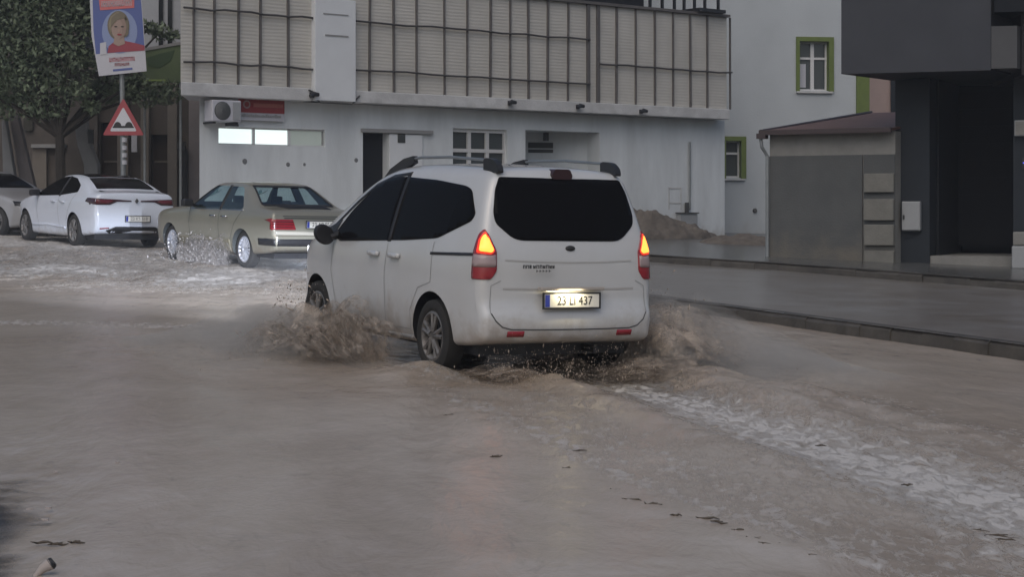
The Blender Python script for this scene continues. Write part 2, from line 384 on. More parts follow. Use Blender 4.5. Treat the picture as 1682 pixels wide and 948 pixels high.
# ------------------------------------------------------------------ ground, road bed, flood water, pavements
def sheet(name, pts, dz, m, thick=None):
    mb = MB(); n = len(pts); top = [(x, y, gz(x, y)+dz) for x, y in pts]
    if thick: mb.add(top+[(x, y, z-thick) for x, y, z in top], [tuple(range(n))]+[(i, i+n, (i+1) % n+n, (i+1) % n) for i in range(n)])
    else: mb.add(top, [tuple(range(n))])
    return mb.build(name, m)
tag(sheet('ground', [(-120, -40), (120, -40), (120, 160), (-120, 160)], -.35, M['dirt']), 'muddy ground under the whole street', None, kind='structure')

KD = Vector((-.475, .88, 0)); KP = Vector((5.0, 17.8, 0))            # kerb line, parallel to the traffic
kerb_line = [KP+KD*t for t in (-16, -8, 0, 3, 5.7, 8, 10, 12)]+[Vector((-1.3, 31.0, 0)), Vector((-1.2, 36, 0))]
up_line = [Vector(p) for p in ((1.2, 35.2, 0), (3.2, 32.9, 0), (4.6, 31.7, 0), (5.7, 30.3, 0), (7.7, 27.7, 0), (12.5, 21.5, 0), (20, 12, 0))]
def kerb(name, line, off, dz, hgt, m, parent, wid=.16):
    mb = MB(); nrm = [None]*len(line)
    for i in range(len(line)):
        d = (line[min(i+1, len(line)-1)]-line[max(i-1, 0)]).normalized(); nrm[i] = Vector((d.y, -d.x, 0))
        if nrm[i].dot(Vector((.88, .47, 0))) < 0: nrm[i] = -nrm[i]
    fine = []
    for i in range(len(line)-1):
        L_ = (line[i+1]-line[i]).length; k = max(1, int(L_/.45))
        for j in range(k): fine.append((line[i].lerp(line[i+1], j/k), line[i].lerp(line[i+1], (j+.997)/k), nrm[i]))
    for a, b, n in fine:
        jit = random.uniform(-.02, .02); dz_ = random.uniform(-.022, .003); prof = [(-.02, dz-hgt-.25), (jit, dz-.035+dz_), (.04+jit, dz+.004+dz_*.5), (wid, dz+.004), (wid, dz-hgt-.25)]
        vs = [(p.x+n.x*u, p.y+n.y*u, gz(p.x, p.y)+v) for p in (a, b) for u, v in prof]
        mb.add(vs, [(0, 1, 6, 5), (1, 2, 7, 6), (2, 3, 8, 7), (3, 4, 9, 8), (0, 1, 2, 3, 4)[::-1], (5, 6, 7, 8, 9)])
    return mb.build(name, m, parent)
pave = sheet('pavement', [tuple(p[:2]) for p in kerb_line]+[(4, 40), (30, 30), (30, 0), (12.6, 3.72)], .16, M['wet_pave'])
tag(pave, 'wet grey pavement along the right of the flooded road', None, kind='structure')
tag(kerb('kerb', kerb_line, 0, .162, .16, M['kerb'], None), 'dark wet kerb between road and pavement', None, kind='structure')
plat = sheet('raised_pavement', [tuple(p[:2]) for p in up_line]+[(30, 12), (30, 60), (-3, 60), (-2.6, 42)], .29, M['platform'])
tag(plat, 'raised wet paving in front of the shed and dark shop', None, kind='structure')
tag(kerb('kerb_step', up_line, 0, .293, .13, M['kerb'], None), 'dark step edge of the raised paving', None, kind='structure')

# road bed: rises above the flood at the near left corner
def grid_mesh(xs, ys, zf):
    X, Y = np.meshgrid(xs, ys); Z = zf(X, Y); nx, ny = len(xs), len(ys)
    v = np.stack([X, Y, Z], -1).reshape(-1, 3)
    i = np.arange(nx*ny).reshape(ny, nx); f = np.stack([i[:-1, :-1], i[:-1, 1:], i[1:, 1:], i[1:, :-1]], -1).reshape(-1, 4)
    me = bpy.data.meshes.new('grid'); me.from_pydata(v.tolist(), [], f.tolist()); return me, X, Y
def near_bank(X, Y):                            # 0..1 towards the near left corner where asphalt shows
    d = np.clip((-X-1.86-.10*(Y-7.6)+.35*fbm(X*1.7, Y*1.7))/.5, 0, 1)*np.clip((9.9-Y+.9*fbm(X*1.3+9, Y*1.3))/1.3, 0, 1)
    return d*d*(3-2*d)
me, X, Y = grid_mesh(np.concatenate([np.linspace(-40, -4, 20), np.linspace(-3.8, 0, 60), np.linspace(.5, 30, 30)]), np.concatenate([np.linspace(2, 12, 90), np.linspace(12.5, 70, 60)]),
                     lambda X, Y: gz(X, Y)-.12+.11*near_bank(X, Y)+.02*fbm(X*6, Y*6))
tag(link('road', me, M['asphalt'], None, True), 'flooded asphalt road with its wet surface showing at the near left', None, kind='structure')

# flood water
VAN_Y, VAN_X, VTH = 15.708, .0703, .5016
vf = np.array([-math.sin(VTH), math.cos(VTH)]); vr = np.array([math.cos(VTH), math.sin(VTH)])
def seg_dist(X, Y, pts):
    D = np.full(X.shape, 1e9); T = np.zeros(X.shape); S = np.zeros(X.shape); acc = 0
    for (a, b) in zip(pts, pts[1:]):
        a = np.array(a); b = np.array(b); d = b-a; L_ = np.hypot(*d)
        t = np.clip(((X-a[0])*d[0]+(Y-a[1])*d[1])/L_**2, 0, 1); qx = X-a[0]-t*d[0]; qy = Y-a[1]-t*d[1]; dd = np.hypot(qx, qy)
        sgn = np.sign(d[0]*qy-d[1]*qx); m = dd < D; D = np.where(m, dd, D); T = np.where(m, acc+t*L_, T); S = np.where(m, sgn, S); acc += L_
    return D, T, S
wake_mid = [(.72, 15.6), (1.05, 14.5), (1.75, 12.4), (2.35, 10.4), (2.85, 8.6), (3.3, 6.5)]
wake_left = [(-.95, 15.0), (-.78, 14.3), (-.3, 12.6), (.52, 9.95), (1.23, 8.4), (1.9, 6.6)]
wake_right = [(1.7, 15.3), (2.05, 14.6), (2.75, 12.9), (3.5, 11.0), (4.4, 9)]
xs = np.concatenate([np.arange(-26, -11, .22), np.arange(-11, -4, .075), np.arange(-4, 5.2, .036), np.arange(5.2, 14, .15)])
ys = []; y = 5.5
while y < 62: ys.append(y); y += max(.03, .0034*y)
ys = np.array(ys)
fields = {}
def water_z(X, Y):
    lx = (X-VAN_X)*vr[0]+(Y-VAN_Y)*vr[1]; ly = (X-VAN_X)*vf[0]+(Y-VAN_Y)*vf[1]
    fx = X*math.cos(R(20))+Y*math.sin(R(20)); fy = -X*math.sin(R(20))+Y*math.cos(R(20))
    far = np.clip((Y-23)/4, 0, 1)*np.clip((2.5-X)/2, 0, 1)
    dm, tm, sm = seg_dist(X, Y, wake_mid); dl, tl, sl = seg_dist(X, Y, wake_left); dr, tr, sr = seg_dist(X, Y, wake_right)
    wob = .22*fbm(X*1.1+3, Y*1.1); wm = .34+.05*tm
    foam = np.exp(-((dm+wob*.8)/wm)**2)*np.clip(tm/.7, 0, 1)*1.0
    foam = np.maximum(foam, .45*np.exp(-((dl-.16+wob*.5)/.16)**2)*(sl > 0)*np.clip(tl/2.2, 0, 1))
    foam = np.maximum(foam, .30*np.exp(-((dl+.0-.55)/.5)**2)*(sl > 0)*np.clip((tl-1)/2, 0, 1))
    foam = np.maximum(foam, far*np.clip(.74+1.7*fbm(X*.7, Y*.35, 3), 0, 1))  # foam of the far chop, thickened to paint in headlit brightness and glints
    foam = np.maximum(foam, np.clip(1-np.abs(Y-19.2-.06*X+.6*wob)/.5, 0, 1)*.50*np.clip((-X-2.2)/1.5, 0, 1))  # pale foam line standing in for a headlight streak on the water
    foam = np.maximum(foam, .4*np.exp(-(((lx+.9)/.35)**2+((ly+.2)/.8)**2)))
    foam = np.maximum(foam, .26*np.clip(1-np.abs(dm-1.1)/1.7, 0, 1)*np.clip(.6+1.6*fbm(X*.8+7, Y*.5), 0, 1)*np.clip(tm/2, 0, 1))
    near = np.clip((13-np.hypot(lx, ly*.8)*1.0)/13, 0, 1)
    brown = np.clip(1.15-np.hypot(np.clip(np.abs(lx)-.9, 0, None)/1.9, np.clip(np.abs(ly-.6)-1.8, 0, None)/3.2), 0, 1)
    brown = np.maximum(brown, np.clip(1-dm/1.9, 0, 1)*.5)
    fleck = np.clip(np.exp(-(dl/.22)**2)+np.exp(-(dr/.3)**2)+.5*np.exp(-((dm-.5)/.3)**2)+.22*np.clip(1-np.hypot(lx, ly+4)/7, 0, 1), 0, 1)
    chop = np.clip(far+.5*np.exp(-(dm/.9)**2)+.55*np.clip(1-(np.hypot(np.clip(np.abs(lx)-.9, 0, None), np.clip(np.abs(ly-.8)-1.9, 0, None))/2.0), 0, 1), 0, 1)
    z = .026*fbm(fx*1.1, fy*.55)+.020*fbm(fx*2.6, fy*1.5, 4)*(.5+1.2*vnoise(X*.5, Y*.5))
    z = z+far*(.075*fbm(fx*1.6, fy*1.1)+.05*fbm(fx*6, fy*4, 3))
    z = z+chop*(.035*fbm(X*3.2, Y*3.2, 4))
    z = z+.05*np.exp(-(dl/.30)**2)*(.7+1.2*fbm(X*2, Y*2))*np.clip(1-tl/9, .25, 1)
    z = z+.13*np.exp(-(dr/.32)**2)*(.7+1.2*fbm(X*2, Y*2))*np.clip(1-tr/8, .2, 1)
    z = z-.05*np.exp(-((dm)/.5)**2)*np.clip(1-tm/8, 0, 1)+.08*np.exp(-((dm-.62)/.2)**2)*np.clip(1-tm/8, 0, 1)*(1+1.5*fbm(X*2.4, Y*2.4))
    # hollow under the van, water pushed up round it
    ins = np.clip(1-np.abs(lx)/.85, 0, 1)*np.clip(1-np.abs(ly-1)/2.6, 0, 1)
    z = z-.05*np.sqrt(ins)
    for wx_, wy_ in ((-.9, 0), (.9, 0), (-.95, 2.5), (.95, 2.5)): z = z+.07*np.exp(-(((lx-wx_)/.28)**2+((ly-wy_+.1)/.42)**2))*(1+.8*fbm(X*4, Y*4))
    thin = near_bank(X, Y)
    fields.update(foam=foam, brown=brown, fleck=fleck, chop=chop, thin=thin)
    return gz(X, Y)+.012+z-.03*thin
me, X, Y = grid_mesh(xs, ys, water_z)
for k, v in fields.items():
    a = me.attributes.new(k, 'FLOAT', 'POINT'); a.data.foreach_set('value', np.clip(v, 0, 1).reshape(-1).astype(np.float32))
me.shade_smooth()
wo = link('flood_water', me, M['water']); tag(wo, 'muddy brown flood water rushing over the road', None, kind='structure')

# ------------------------------------------------------------------ white two-storey building
F1 = Frame(-6.4, 37.4, math.atan2(.63, .776)); OV = -.42
b1 = F1.empty('white_building', 'long white two storey building with beige slatted upper floor behind steel bars', 'building')
X1 = 15.3; ZL0, ZL1 = 4.0, 4.27; ZTOP = 6.62
def rect(fr, x0, y0, x1, y1, off=0):
    a = fr.at(x0, y0, off); b = fr.at(x1, y1, off); return [a[0], b[0], b[1], a[1]]
h_strip = rect(F1, 359, 201, 534, 228); h_door = rect(F1, 596, 206, 637, 330); h_win = rect(F1, 744, 211, 833, 264); h_rec = rect(F1, 863, 216, 985, 300)
mean = lambda z: z
h_strip[2:] = [3.05, 3.42]
h_door[2:] = [.5, 3.40]; h_win[2:] = [2.50, 3.56]; h_rec[2:] = [.5, 3.58]
SK = math.tan(F1.rz-R(5))          # the left flank runs straight back from the street
mb = MB(); facade(mb, 0, X1, .3, ZL0, [h_strip, h_door, h_win, h_rec], .2)
mb.quad((0, 0, .3), (0, 0, ZL0), (SK*8, 8, ZL0), (SK*8, 8, .3)); mb.quad((X1, 0, .3), (X1, 8, .3), (X1, 8, ZL0), (X1, 0, ZL0))
mb.build('ground_floor_wall', M['plaster'], b1)
# recess behind the porch opening: real depth, dark door at its left
mb = MB(); a, b, c, d = h_rec
mb.quad((a, .2, c), (a, .2, d), (a, 1.1, d), (a, 1.1, c)); mb.quad((b, .2, c), (b, .45, c), (b, .45, d), (b, .2, d)); mb.quad((a, 1.1, c), (a+.75, 1.1, c), (a+.75, 1.1, d), (a, 1.1, d))
mb.quad((a+.75, 1.1, c), (b, .45, c), (b, .45, d), (a+.75, 1.1, d)); mb.quad((a, .2, d), (b, .2, d), (b, .45, d), (a+.75, 1.1, d), (a, 1.1, d))
po = mb.build('porch', M['plaster'], b1)
MB().box(a+.05, a+.62, 1.06, 1.09, .6, 3.30).build('porch_door', M['seat'], po)
sx = F1.at(918, 239, .7)[0]
dirv = Vector((b-a-.75, -.65, 0)).normalized()
p0 = Vector((a+.75, 1.1, 0)).lerp(Vector((b, .45, 0)), .12)+Vector((dirv.y, -dirv.x, 0))*.02
mb = MB(); q0 = p0; q1 = p0+dirv*.62
for z0, z1, k in ((3.20, 3.34, 0), (3.09, 3.17, 0)):
    mb.add([(q0.x, q0.y, z0), (q1.x, q1.y, z0), (q1.x, q1.y, z1), (q0.x, q0.y, z1), (q0.x, q0.y+.03, z0), (q1.x, q1.y+.03, z0), (q1.x, q1.y+.03, z1), (q0.x, q0.y+.03, z1)],
           [(0, 1, 2, 3), (4, 7, 6, 5), (0, 4, 5, 1), (3, 2, 6, 7), (0, 3, 7, 4), (1, 5, 6, 2)])
mb.build('porch_name_plate', M['seat'], po)
MB().box(a+1.0, a+1.1, .45, .55, 3.36, 3.56).build('porch_lamp', M['black'], po)
# doorway
a, b, c, d = h_door
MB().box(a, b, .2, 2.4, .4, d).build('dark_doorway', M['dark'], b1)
dr_ = F1.at(692, 210)[0]
do = MB().box(b+.01, dr_, -.05, -.006, .5, 3.38).build('sliding_door', M['plaster_clean'], b1, bevel=.008)
MB().box(a-.06, F1.at(708, 208)[0], -.09, -.004, 3.40, 3.48).build('door_track', M['seam_soft'], b1)
xx = F1.at(657, 227)[0]; zz = F1.at(657, 227)[1]
MB().box(xx-.10, xx+.10, -.065, -.05, zz-.10, zz+.10).build('door_notice', M['seat'], do)
# office strip window
a, b, c, d = h_strip; w3 = (b-a)/3
st = MB(); st.box(a, b, .06, .12, d-.035, d); st.box(a, b, .06, .12, c, c+.03)
for k in range(4): st.box(a+k*w3-.03*(k > 0)*(k < 3), a+k*w3+.035, .06, .12, c, d)
so = st.build('strip_window', M['white_frame'], b1)
for k in range(3):
    MB().box(a+k*w3+.04, a+(k+1)*w3-.035, .09, .10, c+.03, d-.035).build('pane', M['lit'] if k < 2 else M['dim'], so)
# ribbon window
a, b, c, d = h_win; fw = MB()
for k in range(4): fw.box(a+(b-a)*k/3-.045, a+(b-a)*k/3+.045, .07, .13, c, d)
for z in (c, c+(d-c)*.52, d-.05): fw.box(a, b, .065, .125, z-.03, z+.05)
wo_ = fw.build('window', M['white_frame'], b1); MB().box(a, b, .14, .15, c, d).build('glass', M['glass_house'], wo_)
MB().box(a-.06, b+.06, -.06, .05, c-.08, c-.001).build('sill', M['ledge'], wo_)
# ledge, upper wall of slatted panel, bars and rods
XL0 = F1.at(297, 150, OV)[0]; XL1 = F1.at(1199, 190, OV)[0]
xw0, xw1 = F1.at(515, 80, OV)[0], F1.at(582, 80, OV)[0]
mb = MB(); mb.prism([(XL0, OV), (xw0-.04, OV), (xw0-.04, 1.0), (XL0+SK*1.4, 1.0)], ZL0, ZL1, lambda u, v, t: (u, v, t)); mb.box(xw1+.04, XL1, OV, 1.0, ZL0+.01, ZL1+.0); mb.box(xw0-.04, xw1+.04, OV+.05, 1.0, ZL0+.03, ZL1-.02)
mb.build('ledge', M['ledge'], b1, bevel=.015)
UP = OV+.10
mb = MB(); mb.prism([(XL0+.05, UP), (XL1-.02, UP), (XL1-.02, 8), (XL0+.05+SK*8.3, 8)], ZL1+.004, ZTOP, lambda u, v, t: (u, v, t)); mb.build('slatted_upper_wall', M['panel'], b1)
mb = MB(); mb.prism([(XL0, UP-.09), (XL1+.03, UP-.09), (XL1+.03, 8), (XL0+SK*8.3, 8)], ZTOP+.003, ZTOP+.07, lambda u, v, t: (u, v, t)); mb.build('roof_edge', M['bar'], b1)
for px in (317, 351, 390, 426, 472.5, 605.5, 646, 683, 729, 766, 804, 836.5, 867, 898, 931.5, 965, 981, 1011, 1043, 1074.5, 1104.5, 1133, 1160.5, 1198):
    x = F1.at(px, 100, UP)[0]; t = random.uniform(.013, .022) if px not in (965, 981) else .045; tw = random.uniform(-.02, .02)
    MB().prism([(x-t, ZL1+.002), (x+t, ZL1+.002), (x+t+tw, ZTOP-.002), (x-t+tw, ZTOP-.002)], UP-.055, UP-.003, lambda u, v, s: (u, s, v)).build('vertical_bar', M['bar'], b1)
for p0, p1, z in ((299, 514, 5.77), (299, 514, 4.69), (582, 966, 5.77), (582, 966, 4.72), (982, 1199, 5.21)):
    x0, x1 = F1.at(p0, 100, UP)[0], F1.at(p1, 100, UP)[0]; n = 10
    MB().tube([(x0+(x1-x0)*k/n, UP-.075, z+random.uniform(-.02, .02)) for k in range(n+1)], .024, 6).build('rod', M['rod'], b1)
wp = MB().box(xw0, xw1, OV-.06, UP-.004, ZL0+.02, 6.2).build('white_door_panel', M['plaster_clean'], b1, bevel=.01)
MB().box(xw0+.25, xw1-.2, OV-.075, OV-.062, 5.40, 5.43).build('panel_seam', M['seam_soft'], wp); MB().box(xw0+.2, xw1-.2, OV-.075, OV-.062, 5.86, 5.88).build('panel_seam', M['seam_soft'], wp)
# terrace above
xt = F1.at(1062, 10, UP)[0]
mb = MB(); mb.prism([(XL0+.1, UP+.1), (xt, UP+.1), (xt, 7), (XL0+.1+SK*7, 7)], ZTOP+.075, 9.5, lambda u, v, t: (u, v, t)); mb.build('dark_terrace_storey', M['dark'], b1)
rb = MB(); x = xt
for px in (1070, 1090, 1110, 1126, 1143, 1160, 1182):
    x = F1.at(px, 10, UP)[0]; rb.box(x-.03, x+.03, UP+.02, UP+.08, ZTOP+.073, 8.2)
rb.build('terrace_railing', M['black'], b1)
MB().box(F1.at(1140, 10, UP)[0], F1.at(1183, 10, UP)[0], UP-.2, UP+.6, ZTOP+.075, ZTOP+.16).build('terrace_slab', M['black'], b1)
# wall marks: faint outline, pipe
mb = MB(); x, z = F1.at(1131, 345); _, zt = F1.at(1131, 233)
mb.tube([(x, -.05, z), (x, -.05, zt)], .028, 6); mb.build('wall_pipe', M['pole'], b1)
mb = MB(); xa, za = F1.at(1098, 344); xb, zb = F1.at(1119, 308)
for q in ((xa, xa+.03, za, zb), (xb-.03, xb, za, zb), (xa, xb, zb-.03, zb), (xa, xb, za+.15, za+.18)): mb.box(q[0], q[1], -.012, -.003, q[2], q[3])
mb.build('patch_outline', M['ledge'], b1)
for px, py, s in ((402, 265, .06), (473, 270, .05), (500, 270, .035), (585, 263, .05)):
    x, z = F1.at(px, py); MB().lathe([(-.012, 0), (-.012, s*.8), (0, s)], 10, 'y', (x, -.002, z)).build('wall_hole', M['wall_hole'], b1)
x0_, x1_ = F1.at(506, 160, OV)[0], F1.at(590, 160, OV)[0]
MB().tube([(x0_, OV-.02, ZL1-.04), (x0_+.12, OV-.03, ZL1-.08), (x0_+.16, OV-.03, ZL0+.06), (x0_+.3, OV-.03, ZL0-.02), (x1_-.2, OV-.03, ZL0-.03), (x1_-.08, OV-.03, ZL0+.10), (x1_, OV-.02, ZL0+.16)], .018, 6).build('cable', M['seam'], b1, True)
# things hung on the white building
def on(fr, name, label, cat, px, py, off=0, group=None):
    x, z = fr.at(px, py, off); p = fr.world(x, off, z); return empty(name, label, cat, p, fr.rz, group)
ac = on(F1, 'air_conditioner', 'white air conditioner outdoor unit under the ledge', 'air conditioner', 374, 182, -.45)
MB().box(-.36, .32, 0, .33, -.22, .22).build('casing', M['off_white'], ac, bevel=.02)
MB().lathe([(-.012, 0), (-.02, .09), (-.012, .175), (0, .19)], 28, 'y', (-.12, -.004, 0)).build('fan_grille', M['seat'], ac)
g = MB()
for k in range(5): g.lathe([(-.022, .04+.03*k), (-.018, .046+.03*k)], 28, 'y', (-.12, -.004, 0))
g.build('grille_ring', M['grey_box'], ac)
MB().box(.12, .29, -.012, -.002, -.18, .18).build('side_panel', M['grey_box'], ac)
for q in ((-.32, -.26, .03, .44, -.26, -.222), (.2, .26, .03, .44, -.26, -.222)): MB().box(*q).build('bracket', M['black'], ac)
MB().box(.0, .26, .0, .1, -.31, -.263).build('drain_box', M['black'], ac)
sg = on(F1, 'shop_sign', 'red and white sign board beside the air conditioner', 'sign', 436, 181, -.10)
MB().box(-.66, .46, 0, .08, -.22, .27).build('board', M['off_white'], sg)
MB().box(-.66, .46, -.012, -.002, -.06, .27).build('red_panel', M['sign_red'], sg)
MB().lathe([(-.022, .055), (-.022, .085), (-.016, .09)], 20, 'y', (-.46, 0, .11)).build('emblem', M['lens_clear'], sg)
MB().box(-.30, .42, -.02, -.014, .06, .14).build('pale_band', mat('faded_red', (.36, .12, .10), .6), sg)
mb = MB(); xx = -.58
for k in range(21):
    ww = random.uniform(.02, .045); mb.box(xx, xx+ww, -.012, -.004, -.15, -.15+random.uniform(.04, .065)); xx += ww+.012
mb.build('small_lettering', M['seam_soft'], sg)
for i, (px, py, lab) in enumerate(((511, 156, 'small dark lamp on the ledge left of the white door panel'), (836, 169, 'small dark bracket lamp on the ledge above the barred window'),
                                   (948, 175, 'small dark lamp on the ledge above the porch'), (1052, 183, 'small dark lamp on the ledge towards its right end'))):
    o = on(F1, 'ledge_lamp', lab, 'lamp', px, py, OV, 'lamps along the ledge')
    MB().box(-.04, .04, -.05, 0, -.05, .05).build('bracket', M['black'], o)
    MB().tube([(-.11, -.14, -.03), (0, -.10, .02), (.12, -.11, .01)], [.035, .055, .04], 10).build('lamp_head', M['black'], o, True)
mx = on(F1, 'meter_box', 'small grey meter box on the white wall below the pipe', 'meter box', 1132, 360, -.16)
MB().box(-.30, .30, 0, .155, -.14, .14).build('cabinet', M['grey_box'], mx, bevel=.01)
MB().box(-.33, .33, -.03, .155, .142, .17).build('lid', M['seam'], mx); MB().box(-.04, .04, .05, .12, .17, .42).build('cable_gland', M['seam'], mx)
tag(MB().tube([Vector((-.0, 0, 0)), Vector((.0, 0, .01))], .01).build('bolt', M['seam'], mx), None)

# ------------------------------------------------------------------ tall white building with green window frames
F2 = Frame(5.98, 50, math.atan2(.174, .985))
b2 = F2.empty('tall_white_building', 'tall pale building with lime green window surrounds', 'building')
x2a = -9; x2b = F2.at(1406, 150)[0]; x2c = F2.at(1427, 150)[0]
hw = rect(F2, 1313, 67, 1361, 149); hl = rect(F2, 1192, 231, 1217, 292)
mb = MB(); facade(mb, x2a, x2b, .3, 14, [hw, hl], .25); mb.quad((x2b, 0, .3), (x2b, 9, .3), (x2b, 9, 14), (x2b, 0, 14)); mb.quad((x2a, 0, 14), (x2b, 0, 14), (x2b, 9, 14), (x2a, 9, 14))
mb.build('wall', M['plaster_tall'], b2)
MB().box(x2b+.003, x2c, -.06, 1.2, .4, 14).build('green_corner_trim', M['green'], b2)
for h, two in ((hw, True), (hl, False)):
    a, b, c, d = h; t = .10
    mb = MB(); mb.box(a-t, a, -.05, .03, c-.02, d+.12); mb.box(b, b+t*1.4, -.05, .03, c-.02, d+.12); mb.box(a, b, -.05, .03, d, d+.12)
    mb.quad((b-.002, .01, c), (b-.002, .22, c), (b-.002, .22, d), (b-.002, .01, d)); mb.quad((a, .01, d-.002), (b, .01, d-.002), (b, .22, d-.002), (a, .22, d-.002)); mb.quad((a+.002, .01, c), (a+.002, .22, c), (a+.002, .22, d), (a+.002, .01, d))
    wn = mb.build('window', M['green'], b2)
    mb = MB(); fx = .05
    mb.box(a, a+fx, .15, .2, c, d); mb.box(b-fx, b, .15, .2, c, d); mb.box(a, b, .149, .199, c, c+fx); mb.box(a, b, .149, .199, d-fx, d); mb.box(a, b, .148, .198, c+(d-c)*.66-.03, c+(d-c)*.66+.03)
    if two: mb.box((a+b)/2-.05, (a+b)/2+.05, .147, .197, c, d)
    mb.build('frame', M['white_frame'], wn); MB().box(a, b, .2, .21, c, d).build('glass', M['glass_house'], wn)
    MB().box(a-.1, b+.1, -.08, .1, c-.07, c-.022).build('sill', M['ledge'], wn)
    if two: MB().box(a+.07, a+.25, .19, .198, c+.1, c+.75).build('curtain', M['off_white'], wn)
x, z = F2.at(1240, 346); MB().lathe([(-.05, 0), (-.05, .05), (0, .07)], 12, 'y', (x, -.002, z)).build('wall_vent', M['seam'], b2)
F3 = Frame(9.0, 58, R(-8))
b3 = F3.empty('pink_building', 'pink plastered building seen in the gap above the shed roof', 'building')
MB().box(1.0, F3.at(1463, 150)[0], 0, 5, .4, 9).build('wall', M['pink'], b3)
MB().box(F3.at(1463, 150)[0]+.003, F3.at(1463, 150)[0]+2.5, -.1, 5, .4, 9).build('dark_side_wall', M['slate'], b3)

# ------------------------------------------------------------------ grey shed with brown sheet roof
FS = Frame(4.87, 34.5, math.atan2(-.5, .866))
b4 = FS.empty('grey_shed', 'low grey cement shed with sloping brown sheet roof', 'shed')
XS = 2.44; ZE = 3.13; zb = .55
MB().box(0, XS, 0, 6, zb, ZE).build('wall', M['cement_pale'], b4)
zc = FS.at(1300, 256)[1]; xb_ = FS.at(1419, 330)[0]
MB().box(.0, xb_-.02, -.035, -.002, zb, zc).build('dark_render', M['cement_dark'], b4)
MB().box(xb_, XS, -.025, -.001, zb, zc).build('mortar_bed', M['cement_dark'], b4)
for (t, bt) in ((285, 316), (327, 362), (369, 403), (412, 440)):
    z1, z0 = FS.at(1440, t)[1], FS.at(1440, bt)[1]
    MB().box(xb_+.02+random.uniform(0, .03), XS, -.10-random.uniform(0, .03), -.027, z0, z1).build('concrete_block', M['block'], b4, bevel=.012)
mb = MB(); mb.prism([(-.18, ZE+.002), (6.3, ZE+.66), (6.3, ZE+.70), (-.18, ZE+.045)], -.10, XS, lambda u, v, t: (t, u, v)); ro = mb.build('roof', M['roof_metal'], b4)
mb = MB(); mb.box(-.12, XS, -.26, -.185, ZE-.03, ZE+.06); mb.tube([(-.13, -.15, ZE+.05), (-.13, 6.2, ZE+.71)], .03, 6); mb.build('roof_edge', M['roof_edge'], ro)
mb = MB(); mb.box(-.16, .02, -.28, -.12, ZE-.10, ZE-.0); mb.build('gutter_end', M['roof_edge'], b4)
MB().tube([(-.10, -.2, ZE-.1), (-.09, -.18, ZE-.25), (-.02, -.08, ZE-.42), (-.02, -.08, zb)], .035, 8).build('downpipe', M['pole'], b4)

# ------------------------------------------------------------------ dark shop building at the right
FD = Frame(7.05, 33.6, math.atan2(-.43, .9))
b5 = FD.empty('dark_shop_building', 'dark slate clad shop building with deep black entrance and grey overhang', 'building')
cx1 = FD.at(1527, 300)[0]; dx1 = FD.at(1664, 300)[0]; zo = 4.10
MB().box(0, cx1, 0, 3, .4, zo).build('corner_column', M['slate'], b5, bevel=.01)
MB().box(dx1, dx1+4.5, 0, 3, .4, zo).build('right_column', M['slate'], b5, bevel=.01)
mb = MB(); mb.quad((cx1, 2.6, .4), (dx1, 2.6, .4), (dx1, 2.6, zo), (cx1, 2.6, zo)); mb.box(cx1+.01, cx1+.06, .5, 2.5, .5, zo); mb.box(cx1, dx1, 2.3, 2.5, 3.0, zo)
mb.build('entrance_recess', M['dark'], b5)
MB().box(cx1, dx1, .05, 2.6, .4, FD.at(1600, 421)[1]).build('entrance_step', M['cement_pale'], b5)
sh = MB()
for k in range(9): sh.box(cx1+.05, dx1-.05, 2.2, 2.23, 1.0+k*.33, 1.0+k*.33+.325)
sh.build('roller_shutter', mat('shutter', (.011, .012, .015), .7, spec=.15), b5)
# overhang: plan outline A-B-C in world, turned to local
loc = lambda x, y: ((Vector((x, y, 0))-FD.o).dot(FD.u), (Vector((x, y, 0))-FD.o).dot(FD.n))
A_, B_, C_ = loc(5.90, 32.73), loc(7.23, 33.6), loc(8.78, 31.8)
plan = [A_, B_, C_, (C_[0]+.6, C_[1]+.35), (C_[0]+.6, C_[1]+6), (A_[0]+1.2, A_[1]+6)]
front = [A_, loc(8.35, 31.85), (C_[0]-.1, C_[1]+3), (A_[0]+1.2, A_[1]+6)]
mb = MB(); n = len(front); zt = 9.0
mb.prism(front, 4.13, zt, lambda u, v, t: (u, v, t)); mb.build('overhang', M['overhang'], b5)
q = [loc(8.36, 31.86), loc(8.78, 31.75), (C_[0]+.2, C_[1]+2.5), loc(8.36, 34)]
mb = MB(); mb.prism(q, 4.16, 4.9, lambda u, v, t: (u, v, t)); mb.build('pale_return', M['overhang_pale'], b5)
q = [loc(8.38, 31.72), loc(14, 30.0), loc(15, 34), loc(9, 35)]
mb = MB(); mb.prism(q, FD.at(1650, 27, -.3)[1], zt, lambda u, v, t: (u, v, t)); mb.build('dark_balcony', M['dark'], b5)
q = [loc(8.9, 31.9), loc(14, 30.4), loc(15, 34), loc(9.2, 35)]
mb = MB(); mb.prism(q, 4.05, FD.at(1650, 27, -.3)[1]-.003, lambda u, v, t: (u, v, t)); mb.build('upper_wall', M['soffit'], b5)
wb = on(FD, 'wall_box', 'pale grey metal box on the dark corner column', 'electric box', 1496, 355, -.14)
MB().box(-.17, .17, 0, .135, -.27, .27).build('cabinet', M['grey_box'], wb, bevel=.02); MB().box(-.155, .155, -.012, -.002, -.25, .25).build('door', M['grey_box'], wb, bevel=.004)
MB().box(-.14, -.11, -.03, -.012, -.06, .02).build('latch', M['black'], wb)
s1 = on(FD, 'shop_light_box', 'grey sign box high on the right column', 'sign', 1685, 210, -.12)
MB().box(-.2, .6, 0, .11, -.14, .14).build('casing', M['grey_box'], s1, bevel=.01); MB().box(-.18, .58, -.01, -.002, -.12, .12).build('face', M['cement_pale'], s1)
s2 = on(FD, 'shop_crate', 'pale stacked boxes standing against the right column', 'box', 1690, 392, -.35)
